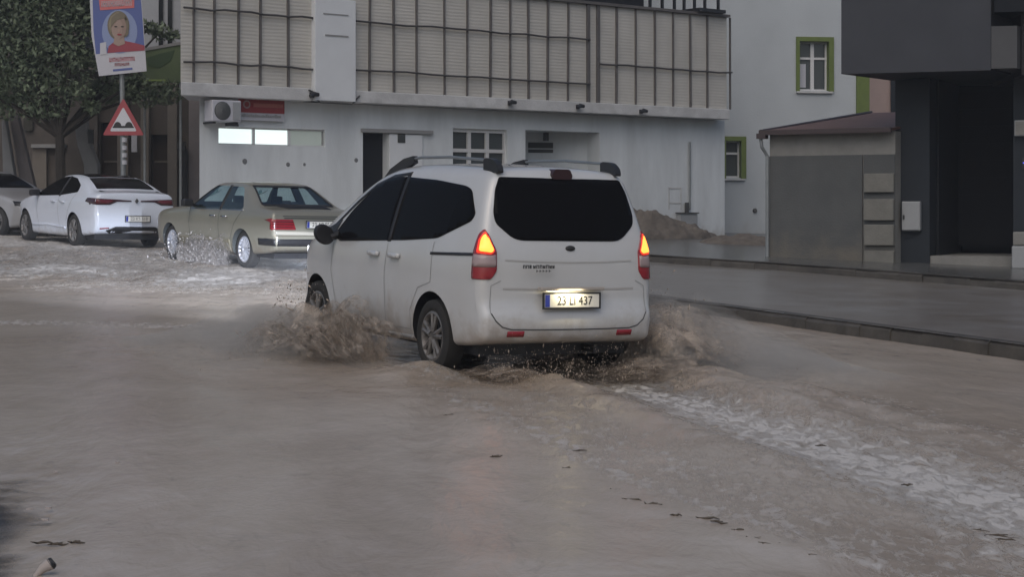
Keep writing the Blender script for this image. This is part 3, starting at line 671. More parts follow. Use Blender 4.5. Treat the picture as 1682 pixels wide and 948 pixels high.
MB().box(-.3, .5, 0, .33, -.32, .08).build('lower_box', M['grey_box'], s2, bevel=.02); MB().box(-.28, .5, .01, .33, .09, .33).build('upper_box', M['cement_pale'], s2, bevel=.02)
s2.location.z = gz(s2.location.x, s2.location.y)+.292+.32
s3 = on(FD, 'blue_sign_light', 'small blue lit sign on the right column', 'sign', 1688, 268, -.05)
MB().box(-.10, .3, 0, .045, -.1, .1).build('casing', M['black'], s3); MB().box(-.08, .28, -.012, -.002, -.005, .02).build('light_bar', M['orange_glow'], s3); MB().box(-.05, -.02, -.0125, -.002, -.07, .08).build('light_bar', M['orange_glow'], s3)

# ------------------------------------------------------------------ buildings on the left, behind the cars
F6 = Frame(-14, 46, 0)
b6 = F6.empty('brown_building', 'brown old building with dark doors and pilasters behind the road sign', 'building')
X = lambda px: F6.at(px, 200)[0]; Z = lambda py: F6.at(200, py)[1]
mb = MB(); facade(mb, X(112), X(345), .3, 5.2, [[X(165), X(194), .9, 3.9], [X(248), X(276), .9, 3.6]], .3); mb.box(X(112), X(345), .4, 6, 5.0, 5.2); mb.build('wall', M['brownwall'], b6)
for a, b, z in ((165, 194, 3.9), (248, 276, 3.6)):
    d_ = MB().box(X(a), X(b), .22, .28, .5, z).build('door', M['browndoor'], b6)
    for zr in (2.9, 1.9): MB().box(X(a)+.05, X(b)-.05, .19, .218, zr, zr+.05).build('door_rail', M['taupe'], d_)
for a, b, m in ((143, 163, 'brownwall'), (195, 213, 'taupe'), (233, 247, 'taupe'), (277, 293, 'taupe'), (312, 330, 'stairstone')):
    MB().box(X(a), X(b), -.18, -.003, .4, 5.0).build('pilaster', M[m], b6, bevel=.02)
MB().box(X(112), X(345), -.3, -.005, 5.22, 5.45).build('cornice', M['taupe'], b6)
MB().box(X(150), X(345), .5, 6, 5.2, 12).build('upper_storey', mat('pale_upper_wall', (.34, .35, .37), .85, var=.1), b6)
up = MB()
for a, b in ((255, 262), (270, 277)): up.box(X(a), X(b), .44, .49, 5.6, 12)
up.build('dark_window_strip', M['glass_dark'], b6)
MB().box(X(219), X(228), -.24, -.183, Z(250), Z(222)).build('white_notice', M['off_white'], b6)
mb = MB(); mb.tube([(X(309), -.42, .5), (X(309), -.42, Z(252)), (X(303), -.42, Z(236))], .075, 8); mb.box(X(297), X(309), -.55, -.3, Z(248), Z(234)); mb.build('drain_pipe', M['black'], b6)
F7 = Frame(-22, 50, 0)
b7 = F7.empty('grey_house', 'dim grey house behind the tree at the far left', 'building')
X = lambda px: F7.at(px, 200)[0]; Z = lambda py: F7.at(200, py)[1]
MB().box(-6, X(128), 0, 6, .3, 12).build('wall', M['brownwall'], b7)
MB().box(X(55), X(110), -.25, -.003, Z(243), Z(237)).build('ledge', M['palestone'], b7)
MB().box(X(55), X(78), -.12, -.003, .5, Z(243)-.003).build('pale_wall', M['taupe'], b7)
MB().box(X(40), X(55), -.1, -.003, Z(215), Z(185)).build('window', M['glass_dark'], b7)
F8 = Frame(-14, 43.5, 0); X = lambda px: F8.at(px, 200)[0]; Z = lambda py: F8.at(200, py)[1]
s8 = F8.empty('stone_stairs', 'slanting stone stair parapets beside the tree at the far left', 'stairs')
for pl, m in (((( 15, 190), (28, 186), (62, 330), (40, 345)), 'stairstone'), (((8, 200), (14, 195), (38, 345), (12, 345)), 'palestone')):
    MB().prism([(X(a), Z(b)) for a, b in pl], 0, .25, lambda u, v, t: (u, t+(0 if m == 'stairstone' else -.3), v)).build('parapet', M[m], s8, bevel=.02)
MB().box(X(5), X(60), .3, 3, .5, Z(310)).build('steps', M['stairstone'], s8)
p8 = empty('curved_wall', 'pale curved wing wall between tree trunk and brown door', 'wall', F8.o)
MB().prism([(X(a), Z(b)) for a, b in ((118, 200), (124, 190), (132, 184), (138, 190), (140, 215), (148, 245), (158, 270), (157, 345), (138, 345), (134, 270), (124, 240))], .2, .5, lambda u, v, t: (u, t, v)).build('wing', M['palestone'], p8, bevel=.03)
MB().box(X(143), X(151), .1, .195, Z(235), Z(212)).build('dark_plaque', M['seat'], p8)

# green banner
gb = empty('green_banner', 'green banner board hanging behind the poster', 'banner', (0, 43, 0))
Fg = Frame(0, 43, 0); X = lambda px: Fg.at(px, 100)[0]; Z = lambda py: Fg.at(200, py)[1]
MB().prism([(X(232), Z(81)), (X(298), Z(70)), (X(298), Z(134)), (X(232), Z(140))], 0, .06, lambda u, v, t: (u, t, v)).build('board', M['banner'], gb)
MB().prism([(X(234), Z(79)), (X(298), Z(68)), (X(298), Z(73)), (X(234), Z(84))], -.03, -.003, lambda u, v, t: (u, t, v)).build('top_edge', M['palestone'], gb)
MB().prism([(X(240)+.0, Z(95)), (X(262), Z(88)), (X(287), Z(82)), (X(280), Z(100)), (X(262), Z(112)), (X(244), Z(108))], -.014, -.004, lambda u, v, t: (u, t, v)).build('printed_leaf', M['banner_dark'], gb)
MB().box(X(228), X(272), -.015, -.004, Z(133), Z(130)).build('stripe', mat('lime', (.22, .30, .08), .6), gb)
MB().box(X(236)-.02, X(236)+.03, .065, .12, 1.0, Z(80)).box(X(295)-.02, X(295)+.03, .065, .12, 1.0, Z(75)).build('post', M['pole'], gb)

# ------------------------------------------------------------------ tree
def tree(name, label, base, clumps, n_leaf, fork):
    t = empty(name, label, 'tree', base)
    B = Vector(base); L_ = lambda p: Vector(p)-B
    mb = MB(); f = L_(fork)
    mb.tube([(0, 0, -.3), (.03, 0, f.z*.5), f], [.15, .12, .10], 9)
    for c, r in clumps[::2]:
        e = L_(c); m = f.lerp(e, .5)+Vector((random.uniform(-.15, .15), random.uniform(-.2, .2), .1))
        mb.tube([f-Vector((0, 0, .05)), m, e], [.07, .045, .018], 6)
    mb.build('trunk', M['bark'], t, True)
    rng = np.random.default_rng(5); vs = []; fs = []
    wts = np.array([r**2 for c, r in clumps]); wts = wts/wts.sum()
    for k in rng.choice(len(clumps), n_leaf, p=wts):
        c, r = clumps[k]; d = rng.normal(size=3); d /= np.linalg.norm(d); rr = r*rng.random()**.5*(1.15 if rng.random() < .12 else 1)
        p = np.array(L_(c))+d*rr*np.array([1, 1, .8])
        a = rng.normal(size=3); a /= np.linalg.norm(a); b = np.cross(a, rng.normal(size=3)); b /= np.linalg.norm(b)
        l = rng.uniform(.03, .09); ww = l*.45; o = len(vs)
        vs += [tuple(p-a*l), tuple(p-b*ww), tuple(p+a*l), tuple(p+b*ww)]; fs.append((o, o+1, o+2, o+3))
    me = bpy.data.meshes.new('crown'); me.from_pydata(vs, [], fs); link('crown', me, M['leaf'], t)
    return t
ty = 41.5
P = lambda px, py, d=ty: Vector(((px-841)/F*d, d, CAM_H+(HY-py)/F*d))
clumps = [(P(*q), r) for q, r in (((20, 20), .95), ((90, 10), .9), ((140, 30), .55), ((40, 80), .9), ((100, 70), .8), ((135, 100), .48), ((15, 130), .75), ((70, 135), .7), ((120, 145), .5), ((-40, 60), 1.0), ((-20, -40), 1.1),
                                  ((100, -50), 1.1), ((60, 175), .42), ((10, 175), .4), ((170, 150, 42.5), .46), ((205, 150, 42.5), .42), ((240, 154, 42.5), .42), ((278, 152, 42.5), .38), ((225, 135, 42.5), .3), ((150, 175), .25), ((262, 52, 43.6), .30), ((285, 57, 43.6), .2), ((245, 45, 43.6), .22), ((92, 182), .3), ((-60, 140), .8), ((150, 0), .4))]
tree('street_tree', 'dark green leafy street tree behind the white sedan', (P(98, 300).x, ty, gz(P(98, 300).x, ty)), clumps, 26000, P(98, 222))

# ------------------------------------------------------------------ sign post and poster
sy = 40.5
def PX(px): return (px-841)/F*sy
def PZ(py): return CAM_H+(HY-py)/F*sy
bx = PX(203); bz = gz(bx, sy)
sp = empty('road_sign', 'triangular red bordered bump warning sign on a galvanised post', 'road sign', (bx, sy, bz))
mb = MB(); mb.tube([(0, .06, -.2), (PX(197)-bx, .06, PZ(-60)-bz)], .055, 10); mb.build('post', M['pole'], sp, True)
mb = MB()
for py in (233, 246, 258, 270): mb.tube([(0, .06, PZ(py)-bz), (0, .06, PZ(py-7)-bz)], .066, 10)
mb.build('white_band', M['off_white'], sp, True)
def tri(sc, y0, y1, name, m, par):
    c = (PX(203)-bx, PZ(203)-bz); pts = [(PX(203), PZ(161)), (PX(237), PZ(222)), (PX(169), PZ(222))]
    pl = [(c[0]+(x-bx-c[0])*sc, c[1]+(z-bz-c[1])*sc) for x, z in pts]
    return MB().prism(roundpoly(pl, .05), y0, y1, lambda u, v, t: (u, t, v)).build(name, m, par)
def roundpoly(pl, r, n=5):
    out = []; N_ = len(pl); rs = r if isinstance(r, (list, tuple)) else [r]*N_
    for i, p in enumerate(pl):
        p = Vector((*p, 0)); a = Vector((*pl[i-1], 0))-p; b = Vector((*pl[(i+1) % N_], 0))-p; d = min(rs[i], a.length*.45, b.length*.45)
        if d < 1e-5: out.append((p.x, p.y)); continue
        A, B = p+a.normalized()*d, p+b.normalized()*d
        for k in range(n+1):
            t = k/n; q = A*(1-t)**2+p*2*t*(1-t)+B*t*t; out.append((q.x, q.y))
    return out
pl_ = tri(1, -.03, -.01, 'sign_plate', M['red'], sp); tri(.66, -.036, -.031, 'white_field', M['white'], pl_)
zz = PZ(210)-bz; w_ = .235
bump = [(-w_, zz), (-w_, zz+.02)]+[(-.125+.085*math.cos(t), zz+.03+.105*math.sin(t)) for t in np.linspace(math.pi*.95, .05*math.pi, 10)]+[(.125-.085*math.cos(t), zz+.03+.105*math.sin(t)) for t in np.linspace(.05*math.pi, math.pi*.95, 10)]+[(w_, zz+.02), (w_, zz)]
MB().prism(bump, -.042, -.037, lambda u, v, t: (u, t, v)).build('bump_symbol', M['ink'], pl_)

ps = empty('campaign_poster', 'blue and white portrait poster tied to the sign post', 'poster', (PX(196), sy-.08, PZ(125)))
ox, oz = PX(196), PZ(125)
def pp(pts): return [(PX(a)-ox, PZ(b)-oz) for a, b in pts]
def flat(name, pts, k, m, par=ps): return MB().prism(pp(pts), -.010-.004*k, -.0075-.004*k, lambda u, v, t: (u, t, v)).build(name, m, par)
pb = MB().prism(pp([(148, -20), (232, -24), (237, 40), (242, 117), (164, 125), (152, 60)]), -.008, .012, lambda u, v, t: (u, t, v)).build('sheet', M['off_white'], ps)
flat('blue_ground', [(153, -20), (231, -24), (236, 40), (239, 83), (159, 89), (155, 50)], 0, M['blue'])
el = lambda cx, cy, rx, ry, n=24, a0=0, a1=2*math.pi: [(cx+rx*math.cos(a0+(a1-a0)*k/(n-1 if a1-a0 < 6 else n)), cy-ry*math.sin(a0+(a1-a0)*k/(n-1 if a1-a0 < 6 else n))) for k in range(n)]
flat('pale_glow', el(198, 52, 29, 36), 1, M['blue2'])
pr = flat('printed_portrait', [(178, 87), (180, 76), (190, 68), (205, 67), (224, 71), (239, 75), (239, 83)], 2, M['blouse'])
flat('hair', el(196, 42, 18, 24), 3, M['hair'], pr); flat('neck', [(190, 58), (205, 58), (207, 72), (196, 76), (188, 72)], 4, M['skin'], pr); flat('face', el(197, 46, 12.5, 19), 5, M['skin'], pr)
flat('face_shadow', [(197, 28), (206, 31), (209.5, 45), (207, 57), (199, 65), (202, 52), (203, 42)], 6, mat('printed_shade_soft', (.25, .175, .145), .6), pr); flat('hair_light', [(180, 40), (184, 27), (194, 20), (198, 21), (188, 28), (184, 42), (184, 56)], 6, mat('printed_hair_light', (.22, .185, .12), .6), pr); flat('hair', [(206, 26), (213, 36), (213, 56), (208, 62), (210, 48), (208, 36)], 7, M['hair'], pr)
flat('hair', [(184, 46), (185, 30), (193, 22), (206, 24), (211, 34), (205, 31), (194, 33), (188, 40)], 7, M['hair'], pr)
for cx in (192, 203): flat('eye', el(cx, 44, 2.6, 1.3, 10), 8, M['browndoor'], pr)
flat('mouth', el(198, 57, 4, 1.5, 10), 8, M['sign_red'], pr); flat('nose', el(197.5, 50.5, 1.7, 2.4, 10), 8, mat('printed_shade', (.36, .24, .19), .6), pr)
tb = flat('red_title_block', [(163, -10), (222, -14), (222, 13), (166, 17)], 2, mat('printed_coral', (.50, .13, .13), .6))
def scrawl(name, x0, x1, y0, y1, k, m, par, seed):
    rr = random.Random(seed); mb = MB(); x = x0
    while x < x1-2:
        w0 = rr.uniform(1.6, 3.2); sl = (x-x0)*-.055
        for a, b, c, d in ((0, .28, 0, 1), (.7, 1, 0, 1), (0, 1, rr.choice((0, .4, .75)), .25)):
            ya, yb = y1-(y1-y0)*c+sl, y1-(y1-y0)*min(1, c+d)+sl
            mb.prism(pp([(x+w0*a, ya), (x+w0*b, ya), (x+w0*b, yb), (x+w0*a, yb)]), -.012-.004*k, -.009-.004*k, lambda u, v, t: (u, t, v))
        x += w0+.9
    return mb.build(name, m, par, fix=False)
scrawl('title_lettering', 168, 219, 2, 12, 3, M['off_white'], tb, 1)
scrawl('red_lettering', 181, 224, 95, 102, 1, mat('printed_red', (.42, .12, .14), .6), pb, 2); scrawl('red_lettering', 190, 214, 104, 109, 1, M['sign_red'], pb, 3)
flat('blue_line', [(187, 114), (219, 111), (219, 114.5), (187, 117.5)], 1, M['blue'], pb)
flat('white_tab', [(166, 90), (166, 71), (176, 69), (177, 89)], 3, M['off_white'])

# ------------------------------------------------------------------ cars
def resample(pts, n):
    P_ = np.array(pts); d = np.r_[0, np.cumsum(np.hypot(*np.diff(P_, axis=0).T))]; t = np.linspace(0, d[-1], n)
    return np.stack([np.interp(t, d, P_[:, 0]), np.interp(t, d, P_[:, 1])], 1)
def smooth_tab(xs, ys, n=200, k=9):
    x = np.linspace(xs[0], xs[-1], n); y = np.interp(x, xs, ys); yp = np.pad(y, k, mode='edge'); y = np.convolve(yp, np.ones(2*k+1)/(2*k+1), 'valid'); return lambda q: np.interp(q, x, y)
def car_body(root, top, bot, Wz, Py, rr, crownf, mats, arches, tunnels=(), M_=84, K=14, NX=10):
    # top / bot: side outline from the rear-most middle point to the front-most one; Wz(z) half width, Py(y) plan factor
    T = resample(top, M_+1); Bt = resample(bot, M_+1)
    loop = np.concatenate([T, Bt[-2:0:-1]]); n = len(loop)
    tg = np.roll(loop, -1, 0)-np.roll(loop, 1, 0)
    for _ in range(2): tg = (np.roll(tg, 1, 0)+tg*2+np.roll(tg, -1, 0))/4
    tg /= np.linalg.norm(tg, axis=1)[:, None]; nr = np.stack([-tg[:, 1], tg[:, 0]], 1)      # loop runs rear>top>front: outward
    W = lambda q: Wz(q[..., 1])*Py(q[..., 0])
    rj = rr(loop, nr); layers = []
    w0 = W(loop)
    for x in np.linspace(-1, 1, NX+1):
        xin = np.maximum(w0-rj, .05); off = crownf(loop, nr)*(1-x*x)
        q = loop+nr*off[:, None]; layers.append((x*xin, q))
    side = []
    for ph in (22.5, 45, 67.5, 90):
        q = loop-nr*(rj*(1-math.cos(R(ph))))[:, None]
        side.append((np.maximum(np.maximum(w0-rj, .05)+(W(q)-(np.maximum(w0-rj, .05)))*math.sin(R(ph)), .05), q))
    full = [(-x, q) for x, q in side[::-1]]+layers+side
    v = []; f = []
    for x, q in full: v += [(x[i] if np.ndim(x) else x, q[i, 0], q[i, 1]) for i in range(n)]
    for a in range(len(full)-1):
        for i in range(n):
            j = (i+1) % n; f.append((a*n+i, a*n+j, (a+1)*n+j, (a+1)*n+i))
    for sgn, base in ((-1, 0), (1, (len(full)-1)*n)):
        q = full[0][1] if sgn < 0 else full[-1][1]
        gi = np.zeros((M_+1, K+1), int); gi[0, :] = base; gi[M_, :] = base+M_
        for i in range(1, M_):
            a, b = q[i], q[n-i]; gi[i, 0] = base+i; gi[i, K] = base+n-i
            for k in range(1, K):
                p = a+(b-a)*k/K; gi[i, k] = len(v); v.append((sgn*float(W(p)), p[0], p[1]))
        for i in range(M_):
            for k in range(K):
                c = [gi[i, k], gi[i+1, k], gi[i+1, k+1], gi[i, k+1]]; c2 = []
                for z in c:
                    if z not in c2: c2.append(int(z))
                if len(c2) > 2: f.append(tuple(c2))
    bm = bmesh.new(); vv = [bm.verts.new(p) for p in v]
    for c in f:
        try: bm.faces.new([vv[i] for i in c])
        except ValueError: pass
    bmesh.ops.recalc_face_normals(bm, faces=bm.faces)
    me = bpy.data.meshes.new('body'); bm.to_mesh(me); bvh = BVHTree.FromBMesh(bm); bm.free()
    o = link('body', me, mats, root)
    cuts = []
    for (y, z, r) in arches:
        for s in (-1, 1):
            cm = MB(); cm.lathe([(s*.48, .001), (s*.48, r), (s*1.3, r), (s*1.3, .001)], 48, 'x', (0, y, z), 1); cuts.append(cm)
    for c in tunnels: cuts.append(c)
    for k, cm in enumerate(cuts):
        co = cm.build('cutter', mats, None); bpy.context.view_layer.update()
        md = o.modifiers.new('cut', 'BOOLEAN'); md.object = co; md.solver = 'EXACT'; md.operation = 'DIFFERENCE'
        dg = bpy.context.evaluated_depsgraph_get(); nm = bpy.data.meshes.new_from_object(o.evaluated_get(dg))
        o.modifiers.clear(); old = o.data; o.data = nm; nm.name = 'body'
        bpy.data.objects.remove(co)
    o.data.shade_smooth(); o.data.set_sharp_from_angle(angle=R(38))
    return o, bvh
def decal(name, bvh, poly, side, m, parent, off=.004, thick=.006, h=.05, smooth=True):
    # a panel lying on the bodywork: poly in the plane seen from that side, cast onto the body
    bm = bmesh.new(); vs = [bm.verts.new((a, b, 0)) for a, b in poly]; bm.faces.new(vs)
    bmesh.ops.triangulate(bm, faces=bm.faces[:])
    lo = [min(p[i] for p in poly) for i in (0, 1)]; hi = [max(p[i] for p in poly) for i in (0, 1)]
    for ax in (0, 1):
        k = max(1, int((hi[ax]-lo[ax])/h))
        for j in range(1, k):
            co = [0, 0, 0]; co[ax] = lo[ax]+(hi[ax]-lo[ax])*j/k; no = [0, 0, 0]; no[ax] = 1
            bmesh.ops.bisect_plane(bm, geom=bm.verts[:]+bm.edges[:]+bm.faces[:], plane_co=co, plane_no=no)
    bmesh.ops.dissolve_degenerate(bm, edges=bm.edges[:], dist=1e-5)
    dirs = {'C': (0, 1, 0), 'L': (1, 0, 0), 'R': (-1, 0, 0), 'B': (0, 1, 0), 'F': (0, -1, 0), 'T': (0, 0, -1)}[side]; D = Vector(dirs)
    for v in bm.verts:
        a, b = v.co.x, v.co.y
        o = {'C': (0, 0, 0), 'L': (-4, a, b), 'R': (4, a, b), 'B': (a, -6, b), 'F': (a, 8, b), 'T': (a, b, 5)}[side]
        hit = bvh.ray_cast(Vector(o), D) if side != 'C' else (None, None)
        if side == 'C':                       # wraps round a rear corner
            sg = -1 if a < 0 else 1; ph = R(68)*max(-.1, (abs(a)-.61)/.25); pv = Vector((sg*.63, -.56, b)); dv = Vector((sg*math.sin(ph), -math.cos(ph), 0))
            hit = bvh.ray_cast(pv+dv*2, -dv); v.co = hit[0]+hit[1]*off; continue
        if hit[0] is None or (side in 'LR' and abs(hit[0].x) < .5) or hit[1].dot(D) > -.22:
            hit = bvh.find_nearest(Vector({'L': (-.85, a, b), 'R': (.85, a, b), 'B': (a, -.8, b), 'F': (a, 3.2, b), 'T': (a, b, 1.5)}[side]))
        v.co = hit[0]+hit[1]*off
    bmesh.ops.recalc_face_normals(bm, faces=bm.faces)
    if bm.faces and sum((f.normal.dot(D)*f.calc_area() for f in bm.faces)) > 0: bmesh.ops.reverse_faces(bm, faces=bm.faces[:])
    me = bpy.data.meshes.new(name); bm.to_mesh(me); bm.free()
    o = link(name, me, m, parent, smooth)
    if thick:
        s = o.modifiers.new('thickness', 'SOLIDIFY'); s.thickness = thick; s.offset = -1
    return o
def strip(pts, wd):                           # a thin closed outline along a polyline
    P_ = [Vector((*p, 0)) for p in pts]; l, r = [], []
    for i, p in enumerate(P_):
        d = (P_[min(i+1, len(P_)-1)]-P_[max(i-1, 0)]).normalized(); nn = Vector((-d.y, d.x, 0))*wd/2
        l.append((p+nn)[:2]); r.append((p-nn)[:2])
    return l+r[::-1]
def wheel(root, x, y, r, rimr, wd, rim_m, spokes=5, spin=0, steer=0):
    s = -1 if x < 0 else 1
    o = bpy.data.objects.new('wheel', None)
    mb = MB(); hw = wd/2
    mb.lathe([(-hw*.8, rimr), (-hw, rimr+.02), (-hw, r-.035), (-hw*.82, r-.006), (-hw*.4, r), (hw*.4, r), (hw*.82, r-.006), (hw, r-.035), (hw, rimr+.02), (hw*.8, rimr)], 40, 'x', closed=True)
    o = mb.build('wheel', M['tyre'], root, True, 0, 50); o.location = (x-s*hw, y, r); o.rotation_euler = (0, 0, steer)
    rb = MB(); k = s*hw
    rb.lathe([(k*.3, rimr+.004), (k*.86, rimr+.006), (k*.92, rimr-.012), (k*.72, rimr-.03), (k*.3, rimr-.035)], 40, 'x', closed=True)
    rb.lathe([(k*.86, .0), (k*.86, .035), (k*.76, .06), (k*.6, .062)], 20, 'x')
    for i in range(spokes):
        for dlt in (-.13, .13):
            t = 2*math.pi*i/spokes+spin+dlt; t2 = 2*math.pi*i/spokes+spin+dlt*1.5; c, sn = math.cos(t), math.sin(t); c2, s2 = math.cos(t2), math.sin(t2)
            rb.tube([(k*.76, .04*c, .04*sn), (k*.74, .6*rimr*c2, .6*rimr*s2), (k*.72, (rimr-.015)*c2, (rimr-.015)*s2)], [.026, .02, .024], 6)
    rim = rb.build('rim', rim_m, o, True, 0, 50)
    MB().lathe([(k*.25, 0), (k*.25, rimr-.01)], 30, 'x').build('brake_disc', M['black'], o)
    return o
def place_car(root, x, y, th):
    n = Vector((-GA, -GB, 1)).normalized(); fw = Vector((-math.sin(th), math.cos(th), 0)); fw = (fw-n*fw.dot(n)).normalized(); r = fw.cross(n)
    root.matrix_world = Matrix(((r.x, fw.x, n.x, x), (r.y, fw.y, n.y, y), (r.z, fw.z, n.z, gz(x, y)), (0, 0, 0, 1)))
def mirror(pl): return [(-a, b) for a, b in pl][::-1]
def plate(root, x, z, y, txt, letters_m, rx=0, band=True, w=.52):
    o = MB().box(-w/2, w/2, -.008, .008, -.056, .056).build('license_plate', M['plate_white'], root, bevel=.004); o.location = (x, y, z); o.rotation_euler = (rx, 0, 0)
    MB().box(-w/2+.006, -w/2+.05, -.0105, -.0085, -.05, .05).build('blue_band', M['plate_blue'], o)
    fr = MB(); fr.box(-w/2-.012, w/2+.012, -.012, .006, .0565, .068); fr.box(-w/2-.012, w/2+.012, -.012, .006, -.068, -.0565); fr.box(-w/2-.012, -w/2-.0005, -.0119, .006, -.0565, .0565); fr.box(w/2+.0005, w/2+.012, -.0119, .006, -.0565, .0565)
    fr.build('plate_frame', M['black'], o)
    if txt: text('plate_lettering', txt, .10, letters_m, o, (.025, -.0095, -.002), (R(90), 0, 0), .88)
    return o

# ---- white van
van = empty('white_van', 'white passenger van with lit brake lamps driving through the flood', 'van')
top = [(-.83, .50), (-.825, .56), (-.785, .585), (-.775, .8), (-.76, 1.05), (-.71, 1.22), (-.655, 1.42), (-.60, 1.60), (-.575, 1.675), (-.53, 1.712), (-.40, 1.728), (0, 1.742), (.5, 1.75), (1.0, 1.738), (1.3, 1.70), (1.55, 1.635), (1.9, 1.46),
       (2.3, 1.225), (2.52, 1.10), (2.66, 1.055), (2.9, .99), (3.1, .91), (3.22, .82), (3.29, .70), (3.31, .56)]
bot = [(-.83, .50), (-.825, .42), (-.80, .345), (-.74, .305), (-.5, .27), (0, .235), (.4, .22), (1.2, .21), (2.1, .21), (2.8, .22), (3.1, .24), (3.24, .30), (3.30, .42), (3.31, .56)]
def chaikin(p, k=2):
    for _ in range(k):
        q = [p[0]]
        for a, b in zip(p, p[1:]): q += [(a[0]*.75+b[0]*.25, a[1]*.75+b[1]*.25), (a[0]*.25+b[0]*.75, a[1]*.25+b[1]*.75)]
        p = q+[p[-1]]
    return p
Wz = smooth_tab([.15, .24, .34, .46, .75, .98, 1.08, 1.4, 1.7, 1.85], [.80, .835, .862, .873, .882, .872, .855, .765, .655, .60], k=6)
Py = smooth_tab([-.9, -.82, -.7, -.5, -.2, .3, 2.3, 2.6, 2.8, 3.0, 3.2, 3.35], [.895, .915, .945, .97, .99, 1, 1, .985, .955, .87, .66, .42], k=4)
def rrv(l, n): return np.where(n[:, 1] > .6, .10, np.where(n[:, 1] < -.6, .05, .075))
def crv(l, n): return np.where(n[:, 0] > .5, .06, 0)+np.clip(-n[:, 0]-.4, 0, 1)*.06+np.clip(n[:, 1]-.5, 0, 1)*.05
vb, vbvh = car_body(van, chaikin(top), chaikin(bot), Wz, Py, rrv, crv, [M['van_paint'], M['black']], [(0, .325, .36), (2.489, .325, .36)])
for sd in 'LR':
    wq = lambda n, pl, r, m, **k: decal(n, vbvh, roundpoly(pl, r), sd, m, van, **k)
    wq('side_window', [(.86, 1.632), (.86, 1.075), (.62, 1.085), (-.02, 1.13), (-.20, 1.19), (-.50, 1.29), (-.535, 1.35), (-.36, 1.545), (-.25, 1.575), (.3, 1.615)], [.01, .01, .02, .09, .05, .06, .06, .10, .06, .05], M['glass_van'], off=.006, thick=.01)
    wq('front_door_window', [(.92, 1.635), (.92, 1.07), (1.95, 1.02), (2.12, 1.06), (1.85, 1.30), (1.52, 1.52), (1.28, 1.605), (1.1, 1.63)], [.01, .01, .03, .05, .06, .06, .04, .03], M['glass_van'], off=.006, thick=.01)
    wq('window_pillar', [(.925, 1.655), (.925, 1.06), (.855, 1.065), (.855, 1.65)], 0, M['black'], off=.004, thick=.006)
    wq('window_corner_trim', [(2.13, 1.045), (2.36, 1.03), (2.40, 1.09), (2.0, 1.22)], .02, M['black'], off=.006)
    wq('drip_strip', strip([(.86, 1.665), (1.2, 1.635), (1.5, 1.55), (1.8, 1.375), (2.1, 1.185), (2.3, 1.07)], .028), 0, M['black'], off=.005)
    wq('slide_rail', [(-.64, 1.015), (.05, .99), (.05, 1.012), (-.64, 1.038)], .003, M['black'], off=.008, thick=.012)
    for pts, w0 in (([(.90, 1.05), (.93, .8), (.90, .36)], .008), ([(2.10, 1.0), (2.12, .75), (2.0, .42)], .008), ([(.02, 1.10), (.02, .76), (.25, .70), (.40, .50), (.40, .34)], .008), ([(.40, .335), (1.2, .32), (2.1, .32)], .007)):
        wq('door_seam', strip(pts, w0), 0, M['seam_soft'], off=.0025, thick=0)
    wq('sill_trim', strip([(.38, .268), (1.2, .25), (2.1, .25)], .03), 0, M['chrome'] if False else M['seam_soft'], off=.006)
    for y0 in (.98, .10 if False else 1.0):
        pass
    s = -1 if sd == 'L' else 1
    for yy in (.72, 1.15):
        h = decal('door_handle', vbvh, roundpoly([(yy-.10, .925), (yy+.10, .925), (yy+.10, .965), (yy-.10, .965)], .02), sd, M['van_paint'], van, off=.035, thick=.03)
    # mirror
    mb = MB(); mi = MB()
    mb.tube([(s*.80, 2.06, 1.09), (s*.93, 2.05, 1.05)], [.05, .035], 8)
    mo = mb.build('mirror', M['black'], van, True)
    sh = bmesh.new(); bmesh.ops.create_icosphere(sh, subdivisions=3, radius=1)
    for v in sh.verts: v.co = Vector((s*.985+v.co.x*.10, 2.06+max(-.35, v.co.y)*.09, 1.075+v.co.z*.095+.02*v.co.x*s))
    me = bpy.data.meshes.new('mirror_shell'); sh.to_mesh(me); sh.free(); link('mirror_shell', me, M['black'], mo, True)
    # roof rail: grey bar on two black feet
    rx = s*.565
    rl = MB().tube([(rx, -.42, 1.765), (rx, -.30, 1.795), (rx, .3, 1.815), (rx, .9, 1.808), (rx, 1.25, 1.775)], .013, 8).build('roof_rail', M['rail_grey'], van, True)
    MB().prism(roundpoly([(-.60, 1.69), (-.58, 1.75), (-.50, 1.80), (-.38, 1.812), (-.33, 1.80), (-.34, 1.69)], .03), -.026, .026, lambda u, v, t: (rx+t, u, v)).build('rail_foot', M['black'], rl, True)
    MB().prism([(1.02, 1.822), (1.22, 1.795), (1.50, 1.70), (1.62, 1.62), (1.50, 1.62), (1.2, 1.70), (1.0, 1.76)], -.022, .022, lambda u, v, t: (rx+t*(1), u, v)).build('rail_foot', M['black'], rl)
